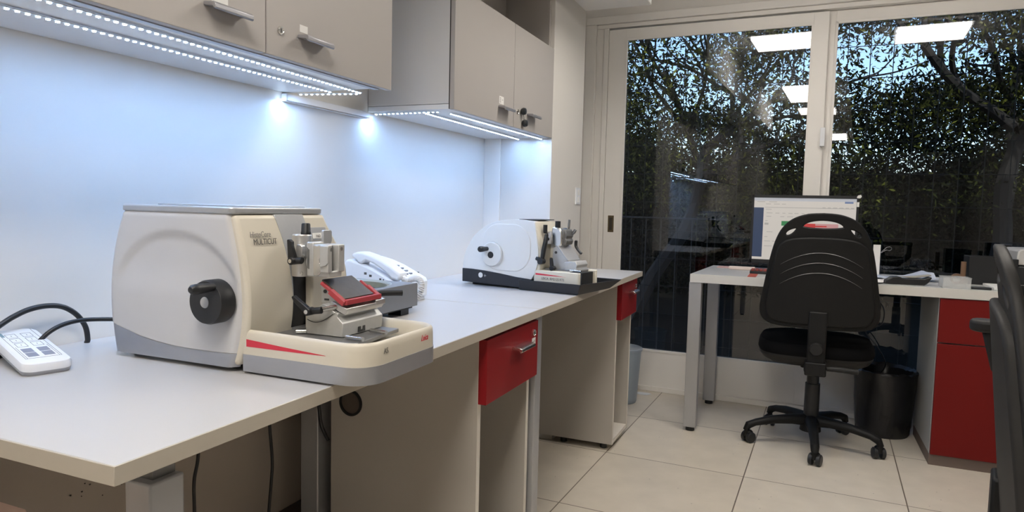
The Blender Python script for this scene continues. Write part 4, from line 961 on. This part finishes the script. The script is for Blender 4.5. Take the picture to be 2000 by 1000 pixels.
# ================================================================== OFFICE CHAIRS
def chair(label, loc, rz, arms, a0, dz=0.0, pl=None):
    pl = pl or CHAIRP
    t = thing('office_chair', label, 'office chair', loc, rz, None)
    b = B()
    cyl(b, (0,0,.07), (0,0,.135), .048, .040, n=24)
    for k in range(5):
        a = a0+k*2*PI/5; d = Vector((math.cos(a), math.sin(a), 0)); s = Vector((-d.y, d.x, 0))
        secs = [(.02,.120,.034,.030), (.09,.122,.027,.024), (.18,.116,.022,.020), (.26,.100,.019,.017), (.295,.085,.019,.018), (.305,.064,.016,.014)]
        rings = []
        for i, (r_, z, w_, h_) in enumerate(secs):
            c = d*r_+Vector((0,0,z)); n_ = Vector((0,0,1)) if i < 4 else (d*.6+Vector((0,0,.8)) if i == 4 else d)
            n_ = n_.normalized()
            rings.append([c + s*w_*math.cos(q)+n_*h_*math.sin(q) for q in [2*PI*j/12 for j in range(12)]])
        ringloft(b, rings)
    put('star_base', b, CHAIRP, t)
    for k in range(5):
        a = a0+k*2*PI/5; c = Vector((math.cos(a), math.sin(a), 0))*.302; ta = a+[1.2,.5,1.4,.8,2.0][k]; ax = Vector((math.cos(ta), math.sin(ta), 0))
        cs = B(); cyl(cs, c+Vector((0,0,.03)), c+Vector((0,0,.07)), .012, n=12)
        o_ = Vector((-ax.y, ax.x, 0))*.012
        ball(cs, tuple(c+o_+Vector((0,0,.048))), .021, .021, .014, 12, 8); co = put('caster', cs, CHAIRP, t)
        for sg in (-1, 1):
            w = B(); p = c+o_+ax*sg*.017+Vector((0,0,.026)); lathe(w, [(0,-.011),(.019,-.011),(.026,-.007),(.026,.006),(.021,.010),(0,.011)], p, ax*sg, 22); put('wheel', w, BLACK, co)
    b = B(); cyl(b, (0,0,.13), (0,0,.30), .034, .033, n=24); cyl(b, (0,0,.30), (0,0,.405), .027, n=20); put('gas_column', b, BLACK, t)
    b = B(); box(b, -.06, .06, -.13, .11, .395, .432); box(b, -.046, .046, -.205, -.11, .390, .455); put('mechanism', b, CHAIRP, t, bevel=.008)
    b = B(); tube(b, [(.040,-.255,.428),(.10,-.255,.430),(.172,-.255,.426)], [.010,.013,.012], 12); put('tilt_lever', b, CHAIRG, t)
    # seat
    def seat_ring(s, z, n=48):
        out = []
        for i in range(n):
            q = 2*PI*i/n; c, sn = math.cos(q), math.sin(q); e = .55
            out.append((.250*s*math.copysign(abs(c)**e, c), .02+.235*s*math.copysign(abs(sn)**e, sn), z))
        return out
    b = B(); ringloft(b, [seat_ring(s, z) for s, z in ((.60,.402),(.80,.412),(.93,.430),(.99,.452),(.99,.462))]); put('seat_pan', b, CHAIRG, t)
    b = B(); ringloft(b, [seat_ring(s, z) for s, z in ((.985,.460),(1.01,.475),(1.0,.500),(.96,.516),(.85,.524),(.5,.522),(.2,.518))]); put('seat', b, CHAIRF, t)
    # back
    half = [(0,1.108),(.05,1.105),(.088,1.096),(.122,1.080),(.150,1.055),(.174,1.018),(.194,.96),(.211,.88),(.226,.79),(.238,.71),(.241,.675),(.236,.645),(.222,.625),(.195,.612),(.15,.606),(.08,.603),(0,.602)]
    sm = [(p.x, p.y) for p in smooth_pts([(x, y, 0) for x, y in half], 3)]
    outl = sm + [(-x, y) for x, y in sm[::-1][1:-1]]
    hole = [(.085*math.cos(q), 1.052+.034*math.sin(q)**1.0 if math.sin(q) > 0 else 1.052+.010*math.sin(q)) for q in [2*PI*i/36 for i in range(36)]]
    def lens(sg):
        L = []
        for i in range(24):
            q = 2*PI*i/24; u, v = .030*math.cos(q), .0135*math.sin(q)*(1-.25*math.cos(q)); a = .62
            L.append((sg*(.128-(u*math.cos(a)-v*math.sin(a))*1.0), 1.030+(u*math.sin(a)+v*math.cos(a))))
        return L
    M = Matrix(((1,0,0,0),(0,0,1,0),(0,1,0,0),(0,0,0,1)))
    def bend(off): 
        return lambda c: Vector((c.x, c.y+dz, -.235 - c.z + off + .42*c.x**2 - .10*max(0, c.y-.62) - .25*max(0, c.y-.98)**2*4*.3))
    shape2d('back_frame', [outl, hole, lens(1), lens(-1)], .004, pl, t, M, bend(0), 14, .006)
    hc = [(0,1.000),(.06,.999),(.12,.992),(.155,.978),(.174,.955),(.186,.90),(.200,.82),(.212,.74),(.216,.69),(.210,.655),(.190,.634),(.15,.626),(.08,.623),(0,.622)]
    cs_ = [(p.x, p.y) for p in smooth_pts([(x, y, 0) for x, y in hc], 3)]; ins = cs_ + [(-x, y) for x, y in cs_[::-1][1:-1]]
    bk = shape2d('back_cover', [ins], .005, pl, t, M, bend(-.012), 14, .008)
    b = B(); f_ = bend(-.0262)
    for zc in (.940, .896, .852):
        P = []
        for i in range(17):
            u = -1+i/8; x = u*.165; P.append(M @ f_(Vector((x, zc-.058*u*u, 0))))
        tube(b, P, [.0006,.0018,.002,.0018,.0006], 6, 2)
    if arms: b.free()
    else: put('back_ridge', b, RIDGE, bk, mw=M)
    pad = [(x*.93, .612+(y-.602)*(1.02-.612)/.506) for x, y in outl]
    shape2d('back_pad', [pad], .020, CHAIRF, t, M, bend(.036), 14, .018)
    b = B(); box(b, -.038, .038, -.275, -.248, .44, .68+dz); box(b, -.044, .044, -.285, -.205, .395, .455); put('back_bracket', b, CHAIRP, t, bevel=.006)
    b = B(); lathe(b, [(0,0),(.028,0),(.028,.012),(.024,.02),(0,.021)], (0,-.275,.515), (0,-1,0), 28)
    for k in range(20):
        q = 2*PI*k/20; ball(b, (.0275*math.cos(q), -.285, .515+.0275*math.sin(q)), .0035, n=6, m=4)
    put('back_knob', b, CHAIRG, t)
    if arms:
        for sg in (-1,):
            x = sg*.285
            b = B(); prism(b, rrect(-.325,.02,-.030,.030,.028,5), 'Z', .858, .885, M=Matrix(((0,1,0,x),(1,0,0,0),(0,0,1,0),(0,0,0,1))))
            ar = put('armrest', b, CHAIRG, t, bevel=.008, seg=3)
            b = B()
            prism(b, [(-.302,.862),(-.252,.862),(-.248,.80),(-.232,.775),(-.15,.765),(-.05,.76),(-.02,.79),(-.015,.862),(.015,.862),(.012,.76),(-.02,.725),(-.06,.70),(-.08,.55),(-.07,.43),(-.14,.43),(-.15,.55),(-.15,.715),(-.245,.735),(-.280,.775)], 'X', x-.016, x+.016)
            put('arm_bracket', b, CHAIRG, ar, bevel=.006)
            b = B(); box(b, min(x, sg*.15), max(x, sg*.15), -.135, -.075, .418, .440); put('arm_foot', b, CHAIRP, ar, bevel=.004)
    return t
chair('black swivel chair without armrests seen from behind at the desk', (1.468, 3.02, 0), 0.0, False, math.radians(-87))
chair('black office chair with armrest cut off by the right picture edge', (2.005, .955, 0), math.radians(-101), True, .4, -.05, CHAIRR)

# ceiling light panels
for i, (x0, x1, y0, y1, lab) in enumerate(((1.84,2.28,1.80,2.24,'square white ceiling light panel mirrored at the top of the right glass door'), (.86,1.30,1.80,2.24,'square white ceiling light panel mirrored at the top of the left glass door'), 
    (.87,1.31,-.52,-.03,'white ceiling light panel mirrored beside the door post, upper of a joined pair'), (.87,1.31,-1.06,-.60,'white ceiling light panel mirrored beside the door post, lower of a joined pair'), (.90,1.32,-2.2,-1.70,'thin mirrored white ceiling light panel just below the joined pair at the door post'), (1.08,1.40,-5.7,-4.8,'smallest mirrored white ceiling light panel, lowest one, right of the door latch'))):
    t = thing('ceiling_light', lab, 'ceiling light', ((x0+x1)/2, (y0+y1)/2, CH)); w, d = (x1-x0)/2, (y1-y0)/2
    put('diffuser', box(B(), -w, w, -d, d, -.040, -.004), LIGHT, t, smooth=False)
    b = B(); box(b, -w-.02, -w, -d-.02, d+.02, -.018, 0); box(b, w, w+.02, -d-.02, d+.02, -.018, 0); box(b, -w, w, -d-.02, -d, -.018, 0); box(b, -w, w, d, d+.02, -.018, 0)
    put('frame', b, PHONE, t, bevel=.001)

# ================================================================== SKY, SUN, CAMERA
w = bpy.data.worlds.new('World'); SC.world = w; w.use_nodes = True
nt = w.node_tree; bg = nt.nodes['Background']
sky = nt.nodes.new('ShaderNodeTexSky'); sky.sky_type = 'NISHITA'; sky.sun_disc = False; sky.sun_elevation = math.radians(42); sky.sun_rotation = math.radians(180); sky.altitude = 100; sky.ozone_density = 2.0
nt.links.new(sky.outputs[0], bg.inputs['Color']); bg.inputs['Strength'].default_value = .72
sd = bpy.data.lights.new('sun', 'SUN'); sd.energy = 13.0; sd.angle = math.radians(.6); sd.color = (1, .93, .78)
so = bpy.data.objects.new('sun', sd); COL.objects.link(so); so.rotation_euler = Vector((-.25, 1, -.95)).to_track_quat('-Z', 'Y').to_euler()

cam = bpy.data.cameras.new('camera'); co = bpy.data.objects.new('camera', cam); COL.objects.link(co)
cam.sensor_fit = 'HORIZONTAL'; cam.sensor_width = 36; cam.lens = 1335*36/2000; cam.clip_start = .02
a, p, r = math.radians(22.8196), math.radians(-4.2044), math.radians(1.3342)
F = Vector((-math.sin(a)*math.cos(p), math.cos(a)*math.cos(p), math.sin(p))); R = Vector((math.cos(a), math.sin(a), 0)); U = R.cross(F)
R2 = R*math.cos(r)+U*math.sin(r); U2 = -R*math.sin(r)+U*math.cos(r)
co.matrix_world = Matrix(((R2.x, U2.x, -F.x, 1.3775), (R2.y, U2.y, -F.y, -.5201), (R2.z, U2.z, -F.z, 1.1142), (0,0,0,1)))
SC.camera = co
SC.view_settings.view_transform = 'Standard'; SC.view_settings.look = 'None'; SC.view_settings.gamma = 1.0
SC.view_settings.exposure = 0.0; SC.view_settings.use_curve_mapping = False
try: SC.cycles.use_denoising = True
except Exception: pass
